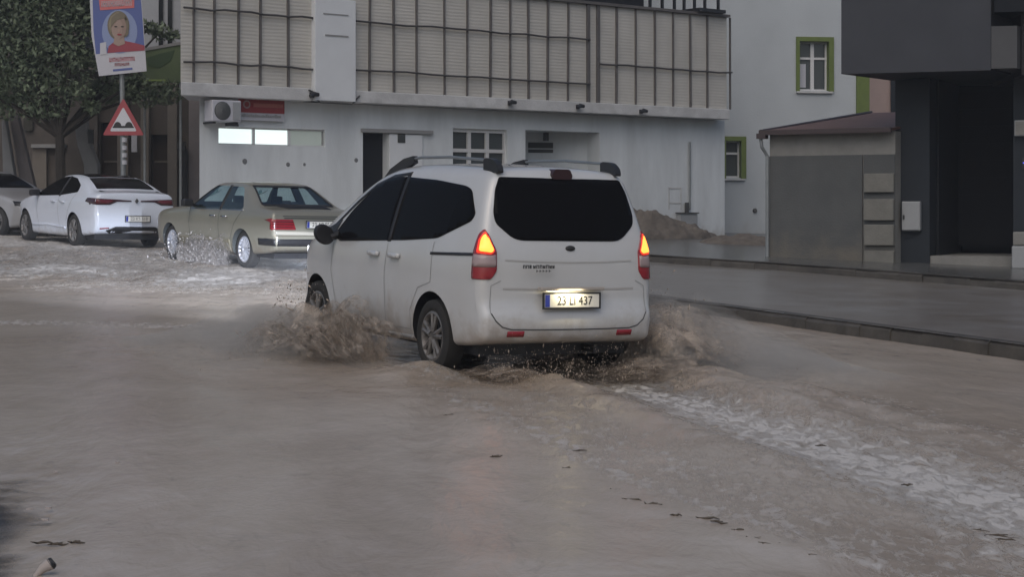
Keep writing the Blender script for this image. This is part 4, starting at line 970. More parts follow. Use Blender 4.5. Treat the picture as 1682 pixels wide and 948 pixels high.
# rear
wq = lambda n, pl, r, m, **k: decal(n, vbvh, roundpoly(pl, r), 'B', m, van, **k)
wq('rear_window', [(-.575, 1.655), (.575, 1.655), (.625, 1.55), (.665, 1.36), (.655, 1.28), (.50, 1.145), (-.50, 1.145), (-.655, 1.28), (-.665, 1.36), (-.625, 1.55)], [.02, .02, .03, .05, .05, .08, .08, .05, .05, .03], M['glass_van'], off=.006, thick=.01)
MB().prism(roundpoly([(-.085, 1.65), (-.10, 1.68), (-.07, 1.735), (.07, 1.735), (.10, 1.68), (.085, 1.65)], .02), -.625, -.50, lambda u, v, t: (u, t, v)).build('high_brake_lamp', mat('dark_brake_lens', (.03, .010, .012), .35), van)
for s in (-1, 1):
    pl = [(-.715, 1.215), (-.655, 1.12), (-.61, 1.045), (-.70, 1.03), (-.795, 1.045), (-.79, 1.16)]
    L_ = lambda q: q if s < 0 else mirror(q)
    wc = lambda n, pl, r, m, **k: decal(n, vbvh, roundpoly(pl, r), 'C', m, van, h=.03, **k)
    fl = wc('tail_lamp', L_([(-.765, 1.235), (-.725, 1.19), (-.655, 1.06), (-.655, .90), (-.70, .83), (-.85, .83), (-.85, 1.06), (-.82, 1.19)]), .02, M['brake_rim'] if False else M['lens_red'], off=.010, thick=.02)
    wc('brake_light', L_([(-.755, 1.215), (-.725, 1.17), (-.672, 1.055), (-.70, 1.03), (-.81, 1.04), (-.80, 1.16)]), .02, M['brake_rim'], off=.016, thick=.008).parent = fl
    wc('brake_bulb_glow', L_([(-.755, 1.195), (-.725, 1.155), (-.682, 1.065), (-.70, 1.045), (-.79, 1.055), (-.785, 1.15)]), .02, M['brake_lit'], off=.020, thick=.003).parent = fl
    wc('reverse_light', L_([(-.84, 1.03), (-.70, 1.02), (-.662, 1.03), (-.662, .93), (-.84, .93)]), .02, M['lens_clear'], off=.016, thick=.008).parent = fl
    wq('reflector', L_([(-.59, .37), (-.44, .37), (-.44, .415), (-.59, .415)]), .006, M['lens_red'], off=.006)
tgs = [(-.60, 1.66), (-.69, 1.36), (-.70, 1.25), (-.655, 1.12), (-.60, 1.04), (-.60, .90), (-.64, .82), (-.725, .78), (-.74, .56), (-.66, .455), (-.56, .43), (.56, .43), (.66, .455), (.74, .56), (.725, .78), (.64, .82), (.60, .90), (.60, 1.04), (.655, 1.12), (.70, 1.25), (.69, 1.36), (.60, 1.66)]
wq('tailgate_seam', strip(tgs[6:9], .006), 0, M['seam_soft'], off=.003, thick=0, h=.04); wq('tailgate_seam', strip(tgs[13:16], .006), 0, M['seam_soft'], off=.003, thick=0, h=.04)
wq('tailgate_lower_seam', strip([(-.735, .56), (-.70, .50), (-.64, .45), (-.56, .43), (-.3, .426), (0, .425), (.3, .426), (.56, .43), (.64, .45), (.70, .50), (.735, .56)], .010), 0, M['seam'], off=.003, thick=0, h=.04)
wq('tailgate_crease_shade', strip([(-.60, .985), (-.3, .972), (0, .968), (.3, .972), (.6, .985)], .012), 0, M['crease_shade'], off=.003, thick=0)  # flat strips here and below paint the crease and recess shade
wq('plate_recess_shade', strip([(-.62, .755), (-.3, .75), (0, .748), (.3, .75), (.62, .755)], .016), 0, M['crease_shade'], off=.003, thick=0)
wq('bumper_step', [(-.72, .545), (.72, .545), (.74, .56), (-.74, .56)], 0, M['seam_soft'], off=.002, thick=0) if False else None
ev = [(.045*math.cos(t), 1.085+.022*math.sin(t)) for t in np.linspace(0, 2*math.pi, 20, endpoint=False)]
bd = wq('badge', ev, 0, M['ink'], off=.008); 
vp = plate(van, -.025, .662, -.875, '23 LI 437', M['ink'], R(-2))
lb = MB(); lb.box(-.30, .30, -.03, .04, .083, .115); lb.build('plate_lamp_bar', M['van_paint'], vp, bevel=.008)
pl_d = bpy.data.lights.new('plate_lamp', 'AREA'); pl_d.energy = 1.1; pl_d.shape = 'RECTANGLE'; pl_d.size = .22; pl_d.size_y = .02; pl_d.color = (1, .86, .55)
po_ = bpy.data.objects.new('plate_lamp', pl_d); C.objects.link(po_); po_.parent = vp; po_.location = (-.03, -.06, .081); po_.rotation_euler = (R(38), 0, 0)
mb = MB()
xx = -.50
for k in range(10):
    ww = random.uniform(.018, .03); mb.box(xx, xx+ww*.35, -.003, 0, 0, .026); mb.box(xx+ww*.7, xx+ww, -.003, 0, 0, .026); mb.box(xx, xx+ww, -.003, 0, random.choice((0, .01, .021)), random.choice((.026, .017))+.003); xx += ww+.006
    if k == 2: xx += .01
ml = mb.build('model_lettering', M['seam'], van); ml.location = (-.0, -.838, .925); ml.rotation_euler = (R(-2), 0, R(6))
mb = MB(); xx = -.36
for k in range(5): mb.box(xx, xx+.008, -.003, 0, 0, .018); mb.box(xx, xx+.02, -.003, 0, .007, .011); xx += .03
m2 = mb.build('model_lettering', M['seam'], van); m2.location = (0, -.842, .895); m2.rotation_euler = (R(-2), 0, R(4))
# front
for s in (-1, 1):
    hp = [(.47, .72), (.70, .80), (.80, .93), (.70, .93), (.5, .82)]
    decal('headlight', vbvh, hp if s > 0 else mirror(hp), 'F', M['headlight'], van, off=.01)
decal('windshield', vbvh, roundpoly([(-.70, 1.13), (.70, 1.13), (.60, 1.62), (-.60, 1.62)], .05), 'F', M['glass_van'], van, off=.006)
decal('grille', vbvh, roundpoly([(-.42, .38), (.42, .38), (.48, .62), (-.48, .62)], .05), 'F', M['black'], van, off=.006)
for x in (-.865, .865):
    for y in (0, 2.489): wheel(van, x, y, .308, .205, .185, M['rim'], 5, .4+y, .03 if y > 1 else 0)
MB().box(-.7, .7, -.55, 2.9, .19, .30).build('underbody', M['black'], van)
MB().tube([(.3, -.75, .24), (.3, -.3, .25)], .03, 8).build('exhaust', M['black'], van)
for s in (-1, 1):
    sl = bpy.data.lights.new('headlamp_beam', 'SPOT'); sl.energy = 9000; sl.spot_size = R(64); sl.spot_blend = .9; sl.color = (.78, .85, 1); sl.shadow_soft_size = .05
    sl.use_nodes = True; lt_ = sl.node_tree; em = lt_.nodes['Emission']; tc_ = N(lt_, 'ShaderNodeTexCoord'); sp_ = N(lt_, 'ShaderNodeSeparateXYZ'); mr_ = N(lt_, 'ShaderNodeMapRange')
    mr_.interpolation_type = 'SMOOTHSTEP'; mr_.inputs[1].default_value = .015; mr_.inputs[2].default_value = -.03
    lt_.links.new(tc_.outputs['Normal'], sp_.inputs[0]); lt_.links.new(sp_.outputs['Y'], mr_.inputs[0]); m2_ = N(lt_, 'ShaderNodeMapRange'); m2_.inputs[1].default_value = -.22; m2_.inputs[2].default_value = -.05; m2_.inputs[3].default_value = .10; lt_.links.new(sp_.outputs['Y'], m2_.inputs[0]); mm_ = N(lt_, 'ShaderNodeMath', operation='MULTIPLY'); lt_.links.new(mr_.outputs[0], mm_.inputs[0]); lt_.links.new(m2_.outputs[0], mm_.inputs[1]); lt_.links.new(mm_.outputs[0], em.inputs['Strength'])
    so_ = bpy.data.objects.new('headlamp_beam', sl); C.objects.link(so_); so_.parent = van; so_.location = (s*.6, 3.42, .72)
    so_.rotation_euler = Vector((.12, 1, .004)).to_track_quat('-Z', 'Y').to_euler()
place_car(van, VAN_X, VAN_Y, VTH)

# ---- sedans share one recipe
def sedan(root, top, bot, wz, py, spec):
    Wz = smooth_tab(*wz, k=5); Py = smooth_tab(*py, k=4)
    rr = lambda l, n: np.where(n[:, 1] > .6, .08, .06); cr = lambda l, n: np.where(n[:, 0] > .5, .06, 0)+np.clip(-n[:, 0]-.4, 0, 1)*.06+np.clip(n[:, 1]-.5, 0, 1)*.04
    return car_body(root, chaikin(top), chaikin(bot), Wz, Py, rr, cr, spec['mats'], spec['arches'], spec.get('tunnels', ()))
# beige 1980s saloon
mc = empty('beige_sedan', 'beige older saloon with big red tail lamps beside the van', 'car')
top = [(-1.13, .50), (-1.13, .585), (-1.065, .60), (-1.055, .70), (-1.05, .93), (-1.02, .985), (-.75, 1.01), (-.42, 1.04), (-.1, 1.22), (.2, 1.385), (.42, 1.425), (.9, 1.437), (1.3, 1.42), (1.5, 1.36), (1.8, 1.17), (2.05, 1.01), (2.4, .975), (3.0, .92), (3.42, .85), (3.54, .76), (3.57, .62), (3.62, .56), (3.62, .45)]
bot = [(-1.13, .50), (-1.13, .40), (-1.06, .34), (-.85, .29), (0, .22), (1.4, .19), (2.8, .2), (3.4, .25), (3.58, .33), (3.62, .45)]
side_f = [(.86, 1.365), (.86, .965), (1.72, .965), (1.98, .985), (1.5, 1.325), (1.38, 1.37)]
side_r = [(.78, 1.365), (.78, .965), (.05, .985), (-.0, 1.02), (.30, 1.33), (.40, 1.365)]
tun = []
for s_ in (side_f, side_r): tun.append(MB().prism(roundpoly([(a, b) for a, b in s_], .03, 3), -1.2, 1.2, lambda u, v, t: (t, u, v), 1))
tun.append(MB().prism(roundpoly([(-.66, 1.075), (.66, 1.075), (.52, 1.37), (-.52, 1.37)], .04, 3), -.9, 2.6, lambda u, v, t: (u, t, v), 1))
mbody, mbvh = sedan(mc, top, bot, ([.15, .3, .5, .7, .9, 1.0, 1.1, 1.42, 1.5], [.78, .82, .855, .868, .862, .83, .78, .60, .56]), ([-1.2, -1.1, -.9, -.5, 0, 2.8, 3.2, 3.5, 3.65], [.93, .95, .97, .985, 1, 1, .97, .90, .80]),
                    dict(mats=[M['beige_paint'], M['seat']], arches=[(0, .31, .355), (2.80, .31, .355)], tunnels=tun))
for sd in 'LR':
    for s_, nm in ((side_f, 'front_door_window'), (side_r, 'rear_door_window')): decal(nm, mbvh, roundpoly(s_, .03), sd, M['glass_clear'], mc, off=-.004, thick=0)
    decal('door_pillar', mbvh, [(.86, 1.38), (.86, .955), (.78, .955), (.78, 1.38)], sd, M['black'], mc, off=.004)
    decal('side_moulding', mbvh, strip([(-.95, .50), (0, .50), (.4, .5)], .05)[:2]+strip([(-.95, .50), (0, .50), (.4, .5)], .05)[-2:], sd, M['seam'], mc, off=.008) if False else None
    decal('side_cladding', mbvh, [(.42, .26), (2.38, .24), (2.38, .45), (.42, .47)], sd, mat('beige_cladding', (.17, .155, .11), .45), mc, off=.006)
    for pts in ([(.82, .95), (.84, .7), (.80, .26)], [(1.95, .97), (1.98, .7), (1.92, .26)], [(-.02, .98), (.25, .74), (.42, .45)]): decal('door_seam', mbvh, strip(pts, .009), sd, M['seam'], mc, off=.003, thick=0)
    decal('window_chrome', mbvh, strip([(-.04, .975), (.78, .95), (1.98, .955)], .016), sd, M['chrome'], mc, off=.006)
    for yy in (.62, 1.05): decal('door_handle', mbvh, [(yy-.1, .83), (yy+.1, .83), (yy+.1, .86), (yy-.1, .86)], sd, M['chrome'], mc, off=.02, thick=.02)
    s = -1 if sd == 'L' else 1
    mi = MB().box(s*.98-.10, s*.98+.10, 1.78, 1.90, .98, 1.11).build('mirror', M['black'], mc, bevel=.03)
    MB().tube([(s*.82, 1.86, 1.0), (s*.92, 1.85, 1.03)], .03, 6).build('mirror_arm', M['black'], mi)
decal('rear_window', mbvh, roundpoly([(-.665, 1.07), (.665, 1.07), (.53, 1.375), (-.53, 1.375)], .05), 'B', M['glass_clear'], mc, off=-.004, thick=0)
fr = [(-.665, 1.07), (.665, 1.07), (.53, 1.375), (-.53, 1.375), (-.665, 1.07)]
for a, b in zip(fr, fr[1:]): decal('rear_window_seal', mbvh, strip([a, b], .03), 'B', M['black'], mc, off=.006)
decal('windshield', mbvh, roundpoly([(-.66, 1.07), (.66, 1.07), (.53, 1.37), (-.53, 1.37)], .05), 'F', M['glass_clear'], mc, off=-.004, thick=0)
for s in (-1, 1):
    q = [(-.83, .855), (-.47, .855), (-.41, .685), (-.83, .685)]; q = q if s < 0 else mirror(q)
    tl = decal('tail_lamp', mbvh, roundpoly(q, .012), 'B', M['lens_red'], mc, off=.012, thick=.02)
    for k in range(3):
        z = .72+.045*k; qq = [(-.82, z), (-.46, z), (-.46, z+.012), (-.82, z+.012)]; decal('lens_rib', mbvh, qq if s < 0 else mirror(qq), 'B', M['lens_dark'], mc, off=.016, thick=.004).parent = tl
    decal('tail_lamp_side', mbvh, [(-1.06, .69), (-.98, .69), (-.98, .85), (-1.05, .85)], 'L' if s < 0 else 'R', M['lens_red'], mc, off=.008)
    hq = [(.5, .62), (.74, .62), (.72, .80), (.5, .80)]; decal('headlight', mbvh, hq if s > 0 else mirror(hq), 'F', M['lamp_off'], mc, off=.01)
    MB().box(s*.38-.09, s*.38+.09, .35, .42, .86, 1.12).build('headrest', M['seat'], mc, bevel=.03); MB().box(s*.38-.22, s*.38+.22, 1.0, 1.12, .5, 1.0).build('front_seat', M['seat'], mc, bevel=.05)
    MB().box(s*.38-.1, s*.38+.1, 1.02, 1.09, .98, 1.2).build('headrest', M['seat'], mc, bevel=.03)
MB().box(-.6, .6, .2, .45, .5, .97).build('rear_seat', M['seat'], mc, bevel=.04)
decal('trunk_seam', mbvh, strip([(-.62, .875), (0, .875), (.62, .875)], .014), 'B', M['black'], mc, off=.004, thick=0)
decal('trunk_shadow_strip', mbvh, [(-.64, .90), (.64, .90), (.64, .915), (-.64, .915)], 'B', M['seam'], mc, off=.003, thick=0)
decal('bumper_strip', mbvh, [(-.86, .42), (.86, .42), (.86, .535), (-.86, .535)], 'B', M['black'], mc, off=.012, thick=.02)
for sd in 'LR': decal('bumper_strip_side', mbvh, [(-1.1, .42), (-.6, .42), (-.6, .53), (-1.1, .53)], sd, M['black'], mc, off=.012, thick=.02)
decal('pale_bumper_top', mbvh, [(-.80, .60), (.80, .60), (.8, .66), (-.8, .66)], 'B', mat('pale_bumper', (.42, .40, .34), .4), mc, off=.004)
plate(mc, .02, .775, -1.135, '23 AP 051', M['ink'], 0)
for x in (-.80, .80):
    for y in (0, 2.8): wheel(mc, x, y, .315, .215, .19, M['rim_bright'], 8, .2+y, 0)
MB().box(-.7, .7, -.9, 3.3, .2, .29).build('underbody', M['black'], mc)
place_car(mc, -3.8657, 31.1326, .6214)

# white modern saloon
mg = empty('white_sedan', 'white modern saloon with dark slim tail lamps near the sign post', 'car')
top = [(-1.06, .60), (-1.055, .80), (-1.03, .95), (-1.045, 1.075), (-1.0, 1.105), (-.8, 1.12), (-.62, 1.15), (-.3, 1.28), (.05, 1.39), (.45, 1.448), (.9, 1.455), (1.3, 1.41), (1.7, 1.25), (2.15, 1.03), (2.5, .96), (3.0, .89), (3.35, .79), (3.50, .66), (3.55, .50)]
bot = [(-1.06, .60), (-1.05, .45), (-1.0, .34), (-.9, .28), (0, .2), (1.4, .18), (2.7, .18), (3.3, .21), (3.5, .30), (3.55, .50)]
gb_, gbvh = sedan(mg, top, bot, ([.1, .25, .45, .7, .95, 1.05, 1.15, 1.44, 1.5], [.80, .84, .875, .905, .895, .85, .79, .60, .56]), ([-1.15, -1.05, -.9, -.5, 0, 2.5, 2.9, 3.2, 3.4, 3.6], [.90, .93, .965, .99, 1, 1, .97, .90, .80, .6]),
                  dict(mats=[M['pearl_paint'], M['black']], arches=[(0, .325, .37), (2.71, .325, .37)]))
for sd in 'LR':
    decal('side_window', gbvh, roundpoly([(-.06, 1.10), (.75, 1.02), (1.85, .985), (2.0, 1.02), (1.55, 1.27), (1.2, 1.385), (.8, 1.41), (.4, 1.375), (.0, 1.24)], .05), sd, M['glass_van'], mg, off=.006)
    decal('door_pillar', gbvh, [(.74, 1.41), (.74, 1.0), (.82, 1.0), (.82, 1.41)], sd, M['black'], mg, off=.010)
    for pts in ([(.78, 1.0), (.80, .7), (.76, .26)], [(1.95, .99), (1.98, .7), (1.9, .26)], [(-.05, 1.09), (.2, .8), (.4, .5)]): decal('door_seam', gbvh, strip(pts, .009), sd, M['seam_soft'], mg, off=.003, thick=0)
    decal('sill_crease', gbvh, strip([(.45, .36), (1.4, .40), (2.3, .36)], .03), sd, M['pearl_paint'], mg, off=.018, thick=.02)
    for yy in (.55, 1.05): decal('door_handle', gbvh, [(yy-.1, .87), (yy+.1, .87), (yy+.1, .90), (yy-.1, .90)], sd, M['pearl_paint'], mg, off=.03, thick=.03)
    s = -1 if sd == 'L' else 1
    MB().box(s*.98-.11, s*.98+.11, 1.86, 1.98, .98, 1.11).build('mirror', M['black'], mg, bevel=.035)
    decal('tail_lamp_side', gbvh, [(-1.03, .87), (-.60, .93), (-.66, 1.0), (-1.03, 1.0)], sd, M['lens_dark'], mg, off=.008)
decal('rear_window', gbvh, roundpoly([(-.62, -.56), (.62, -.56), (.54, .06), (-.54, .06)], .04), 'T', M['glass_van'], mg, off=.006)
decal('roof_glass', gbvh, roundpoly([(-.50, .12), (.50, .12), (.52, 1.3), (-.52, 1.3)], .05), 'T', M['glass_van'], mg, off=.006)
decal('windshield', gbvh, roundpoly([(-.66, 1.08), (.66, 1.08), (.54, 1.39), (-.54, 1.39)], .05), 'F', M['glass_van'], mg, off=.006)
decal('trunk_seam', gbvh, strip([(-.64, 1.135), (0, 1.128), (.64, 1.135)], .02), 'B', M['black'], mg, off=.006, thick=.004)
for s in (-1, 1):
    q = [(-.86, 1.0), (-.45, .985), (-.10, .965), (-.10, .942), (-.40, .94), (-.55, .875), (-.86, .87)]; tl = decal('tail_lamp', gbvh, q if s < 0 else mirror(q), 'B', M['lens_dark'], mg, off=.010, thick=.015)
    q = [(-.82, .975), (-.52, .97), (-.46, .95), (-.58, .90), (-.82, .895)]; decal('red_lens', gbvh, q if s < 0 else mirror(q), 'B', mat('dull_red_lens', (.12, .014, .02), .25, coat=.4), mg, off=.014, thick=.005).parent = tl
    q = [(-.74, .385), (-.55, .40), (-.55, .42), (-.74, .41)]; decal('reflector', gbvh, q if s < 0 else mirror(q), 'B', M['lens_red'], mg, off=.008)
    q = [(.45, .68), (.82, .74), (.80, .82), (.5, .76)]; decal('headlight', gbvh, q if s > 0 else mirror(q), 'F', M['lamp_off'], mg, off=.01)
decal('diffuser', gbvh, roundpoly([(-.50, .30), (.50, .30), (.62, .36), (.42, .44), (-.42, .44), (-.62, .36)], .03), 'B', M['black'], mg, off=.008)
MB().prism([(0, 1.01), (.035, .96), (0, .91), (-.035, .96)], -1.125, -1.10, lambda u, v, t: (u, t, v)).build('badge', M['seam'], mg)
plate(mg, .02, .60, -1.135, '23 KS 518', M['seam_soft'], 0)
for x in (-.885, .885):
    for y in (0, 2.71): wheel(mg, x, y, .325, .225, .205, M['rim'], 5, .2+y, 0)
MB().box(-.75, .75, -.8, 3.3, .17, .27).build('underbody', M['black'], mg)
place_car(mg, -8.1937, 37.5534, .618)

# parked car, mostly outside the frame at the left
pc = empty('parked_car', 'pale grey parked car cut by the left edge of the picture', 'car')
cb, cbvh = sedan(pc, top, bot, ([.1, .25, .45, .7, .95, 1.05, 1.15, 1.44, 1.5], [.80, .84, .875, .895, .885, .85, .79, .60, .56]), ([-1.15, -1.05, -.9, -.5, 0, 2.5, 2.9, 3.2, 3.4, 3.6], [.90, .93, .965, .99, 1, 1, .97, .92, .86, .75]),
                 dict(mats=[M['grey_paint'], M['black']], arches=[(0, .325, .37), (2.71, .325, .37)]))
for sd in 'LR': decal('side_window', cbvh, roundpoly([(-.06, 1.10), (.75, 1.02), (1.85, .985), (2.0, 1.02), (1.55, 1.27), (1.2, 1.385), (.8, 1.41), (.4, 1.375), (.0, 1.24)], .05), sd, M['glass_van'], pc, off=.006)
decal('windshield', cbvh, roundpoly([(-.66, 1.08), (.66, 1.08), (.54, 1.39), (-.54, 1.39)], .05), 'F', M['glass_van'], pc, off=.006)
decal('lower_grille', cbvh, roundpoly([(-.7, .24), (.7, .24), (.7, .44), (-.7, .44)], .05), 'F', M['black'], pc, off=.006)
decal('grille', cbvh, roundpoly([(-.4, .60), (.4, .60), (.44, .70), (-.44, .70)], .03), 'F', M['black'], pc, off=.006)
for s in (-1, 1):
    q = [(.50, .66), (.80, .70), (.80, .80), (.54, .76)]; decal('headlight', cbvh, q if s > 0 else mirror(q), 'F', M['black'], pc, off=.01)
for x in (-.885, .885):
    for y in (0, 2.71): wheel(pc, x, y, .325, .225, .205, M['rim'], 5, .2+y, 0)
place_car(pc, -13.2, 43.4, R(-128))

# ------------------------------------------------------------------ dirt heap against the white building
def heap(name, label, c, rx, ry, h, rz, seed):
    xs = np.linspace(-1, 1, 110); ys = np.linspace(-1, 1, 80)
    def zf(X, Y):
        d = np.clip(1-(X**2+Y**2), 0, 1); return h*(d**.8)*(.75+1.1*fbm(X*2.2+seed, Y*2.2))+.34*h*fbm(X*8+seed, Y*8, 5)*(d > 0)-.12*(1-np.clip(d*6, 0, 1))
    me, X, Y = grid_mesh(xs, ys, zf)
    for v in me.vertices: v.co.x *= rx; v.co.y *= ry
    o = link(name, me, M['dirt'], None, True, 0, 28); o.location = (c[0], c[1], gz(c[0], c[1])+.2); o.rotation_euler = (0, 0, rz)
    return tag(o, label, 'dirt heap')
p = F1.world(F1.at(1010, 400)[0], -.9, 0); heap('dirt_heap', 'brown heap of washed up dirt against the white wall behind the van', (p.x, p.y), 2.6, 1.0, .82, F1.rz, 3)
p = Vector((5.6, 43.5, 0)); heap('rubble_heap', 'low dark rubble at the foot of the tall building beside the shed', (5.35, 41.5), 1.5, 1.1, .30, .3, 11)

# ------------------------------------------------------------------ splashes thrown up by the wheels
def plume(name, label, root_xy, th, x0, x1, y0, y1, hf, m, layers=3, res=.035, seed=0):
    vs, fs, den = [], [], []
    fwd = (-math.sin(th), math.cos(th)); rt = (math.cos(th), math.sin(th))
    xs = np.arange(x0, x1, res); ys = np.arange(y0, y1, res); X, Y = np.meshgrid(xs, ys)
    for k in range(layers):
        s = 1.12-.17*k; sd_ = seed+k*7.7
        H = hf(X, Y)
        Z = H*s*(1+1.5*fbm(X*2.6+sd_, Y*2.6, 4))+.05*fbm(X*8+sd_, Y*8, 3)*(H > .02)
        jx = .16*fbm(X*3+sd_+31, Y*3)*np.clip(H*4, 0, 1); jy = .16*fbm(X*3+sd_+57, Y*3)*np.clip(H*4, 0, 1)
        D = np.clip(H/.26, 0, 1)*(.50-.0*k)+.04*k*(H > .04)-.05
        wx = root_xy[0]+rt[0]*(X+jx)+fwd[0]*(Y+jy); wy = root_xy[1]+rt[1]*(X+jx)+fwd[1]*(Y+jy); wz_ = gz(wx, wy)+Z-.004+.003*k
        o = len(vs); nx, ny = len(xs), len(ys)
        vs += np.stack([wx, wy, wz_], -1).reshape(-1, 3).tolist(); den += D.reshape(-1).tolist()
        i = np.arange(nx*ny).reshape(ny, nx)+o; fs += np.stack([i[:-1, :-1], i[:-1, 1:], i[1:, 1:], i[1:, :-1]], -1).reshape(-1, 4).tolist()
    me = bpy.data.meshes.new(name); me.from_pydata(vs, [], fs)
    a = me.attributes.new('dens', 'FLOAT', 'POINT'); a.data.foreach_set('value', np.array(den, np.float32)); me.shade_smooth()
    return tag(link(name, me, m), label, 'splash', kind='stuff')
def sheets(name, label, xy, th, base, vel, env, m, n=6, nu=70, nt_=26, seed=0, g=9.8):
    r = np.random.default_rng(seed); vs, fs, den, sv = [], [], [], []
    for k in range(n):
        u = np.linspace(0, 1, nu); t = np.linspace(0, 1, nt_); U, T = np.meshgrid(u, t)
        e = env(U)*(.75+.9*np.clip(fbm(U*5+seed*3.1+k*9.7, U*0+k, 3)+.28, 0, 1)); V = vel(U, k, r); bx_, by_ = base(U, k, r)
        vz = V[2]*np.sqrt(np.clip(e, .02, 2)); tt = T*(2*vz/g)*.92
        wob = .10*T*fbm(U*7+k*5+seed, T*3, 4)*2; wob2 = .10*T*fbm(U*7+k*5+seed+40, T*3, 4)*2
        X = bx_+V[0]*tt+wob; Y = by_+V[1]*tt+wob2; Z = vz*tt-.5*g*tt**2+.10*T*fbm(U*9+seed+k, T*4+9, 4)
        wx = xy[0]+math.cos(th)*X-math.sin(th)*Y; wy = xy[1]+math.sin(th)*X+math.cos(th)*Y; o = len(vs)
        vs += np.stack([wx, wy, gz(wx, wy)+Z+.01], -1).reshape(-1, 3).tolist()
        den += (np.clip(env(U)*1.6, 0, 1)*(.50-.34*T)-.10).reshape(-1).tolist(); sv += np.stack([U*8+k*3, T*3.6, U*0+k], -1).reshape(-1, 3).tolist()
        i = np.arange(nu*nt_).reshape(nt_, nu)+o; fs += np.stack([i[:-1, :-1], i[:-1, 1:], i[1:, 1:], i[1:, :-1]], -1).reshape(-1, 4).tolist()
    me = bpy.data.meshes.new(name); me.from_pydata(vs, [], fs)
    a = me.attributes.new('dens', 'FLOAT', 'POINT'); a.data.foreach_set('value', np.array(den, np.float32))
    a = me.attributes.new('flow', 'FLOAT_VECTOR', 'POINT'); a.data.foreach_set('vector', np.array(sv, np.float32).reshape(-1)); me.shade_smooth()
    return tag(link(name, me, m), label, 'splash', kind='stuff')
def droplets(name, label, pts, sizes, stretch, m):
    vs, fs = [], []; rng = np.random.default_rng(11)
    for p, s, d in zip(pts, sizes, stretch):
        o = len(vs); d = np.array(d); L_ = np.linalg.norm(d)+1e-9; e = d/L_; a = np.cross(e, [.3, .5, .8]); a /= np.linalg.norm(a); b = np.cross(e, a); l = s*(1+L_)
        p = np.array(p); vs += [tuple(p+e*l), tuple(p-e*l)]+[tuple(p+(a*math.cos(t)+b*math.sin(t))*s) for t in (0, 1.57, 3.14, 4.71)]
        for k in range(4): fs += [(o, o+2+k, o+2+(k+1) % 4), (o+1, o+2+(k+1) % 4, o+2+k)]
    me = bpy.data.meshes.new(name); me.from_pydata(vs, [], fs); me.shade_smooth()
    return tag(link(name, me, m), label, 'spray', kind='stuff')
def car_pt(xy, th, x, y, z):
    wx = xy[0]+math.cos(th)*x-math.sin(th)*y; wy = xy[1]+math.sin(th)*x+math.cos(th)*y; return (wx, wy, gz(wx, wy)+z)
def mist(name, label, xy, th, x0, x1, y0, y1, hf, dens):
    xs = np.linspace(x0, x1, 34); ys = np.linspace(y0, y1, 40); X, Y = np.meshgrid(xs, ys); H = hf(X, Y)*(1+1.1*fbm(X*1.8+4, Y*1.8))+.012
    vs = []
    for Z in (H, H*0-.10):
        wx = xy[0]+math.cos(th)*X-math.sin(th)*Y; wy = xy[1]+math.sin(th)*X+math.cos(th)*Y; vs += np.stack([wx, wy, gz(wx, wy)+Z], -1).reshape(-1, 3).tolist()
    n = X.size; nx = len(xs); ny = len(ys); i = np.arange(n).reshape(ny, nx)
    f = np.stack([i[:-1, :-1], i[:-1, 1:], i[1:, 1:], i[1:, :-1]], -1).reshape(-1, 4).tolist(); f += [[q+n for q in r[::-1]] for r in f]
    rim = list(i[0, :])+list(i[1:, -1])+list(i[-1, -2::-1])+list(i[-2:0:-1, 0])
    f += [[int(rim[(k+1) % len(rim)]), int(rim[k]), int(rim[k])+n, int(rim[(k+1) % len(rim)])+n] for k in range(len(rim))]
    me = bpy.data.meshes.new(name); me.from_pydata(vs, [], f)
    m = bpy.data.materials.new('muddy_mist'); m.use_nodes = True; nt = m.node_tree; L = nt.links.new; nt.nodes.remove(nt.nodes['Principled BSDF'])
    v = N(nt, 'ShaderNodeVolumePrincipled'); v.inputs['Color'].default_value = (.98, .915, .84, 1); v.inputs['Anisotropy'].default_value = .1
    tc = N(nt, 'ShaderNodeTexCoord'); no = N(nt, 'ShaderNodeTexNoise'); no.inputs['Scale'].default_value = 2.2; no.inputs['Detail'].default_value = 3; L(tc.outputs['Object'], no.inputs['Vector'])
    q = N(nt, 'ShaderNodeMapRange'); q.interpolation_type = 'SMOOTHSTEP'; q.inputs[1].default_value = .32; q.inputs[2].default_value = .72; q.inputs[4].default_value = dens; L(no.outputs['Fac'], q.inputs[0]); L(q.outputs[0], v.inputs['Density'])
    L(v.outputs[0], nt.nodes['Material Output'].inputs['Volume'])
    return tag(link(name, me, m), label, 'mist', kind='stuff')
ss = lambda t: np.clip(t, 0, 1)**2*(3-2*np.clip(t, 0, 1))
VXY = (VAN_X, VAN_Y)
hl_ = lambda X, Y: .46*ss((Y-.55)/1.5)*ss((3.0-Y)/.9)*(ss((X+2.3)/1.1)*.5+.5*ss((X+1.7)/.5))*ss((-.90-X)/.25)
plume('left_splash', 'brown plume of muddy water thrown from the left front wheel of the van', VXY, VTH, -2.9, -.85, .3, 3.6, lambda X, Y: hl_(X, Y)*.72, M['spray_brown'], 2, .036, 1)
sheets('left_sheets', 'ragged sheets of muddy water arching from the left front wheel of the van', VXY, VTH, lambda U, k, r: (-.92-.06*k, .15+2.45*U), lambda U, k, r: (-.4-.22*k, -2.0+.12*k-.9*U, 2.95-.12*k), lambda U: ss((U+.10)/.7)*ss((1-U)/.22), M['sheet_brown'], 8, seed=2)
mist('left_mist', 'soft brown mist round the plume at the left front wheel of the van', VXY, VTH, -2.9, -.84, -.1, 4.0, lambda X, Y: .36*ss((Y-.1)/1.9)*ss((3.6-Y)/.9)*ss((X+2.9)/1.6)*ss((-.9-X)/.2), 2.2)
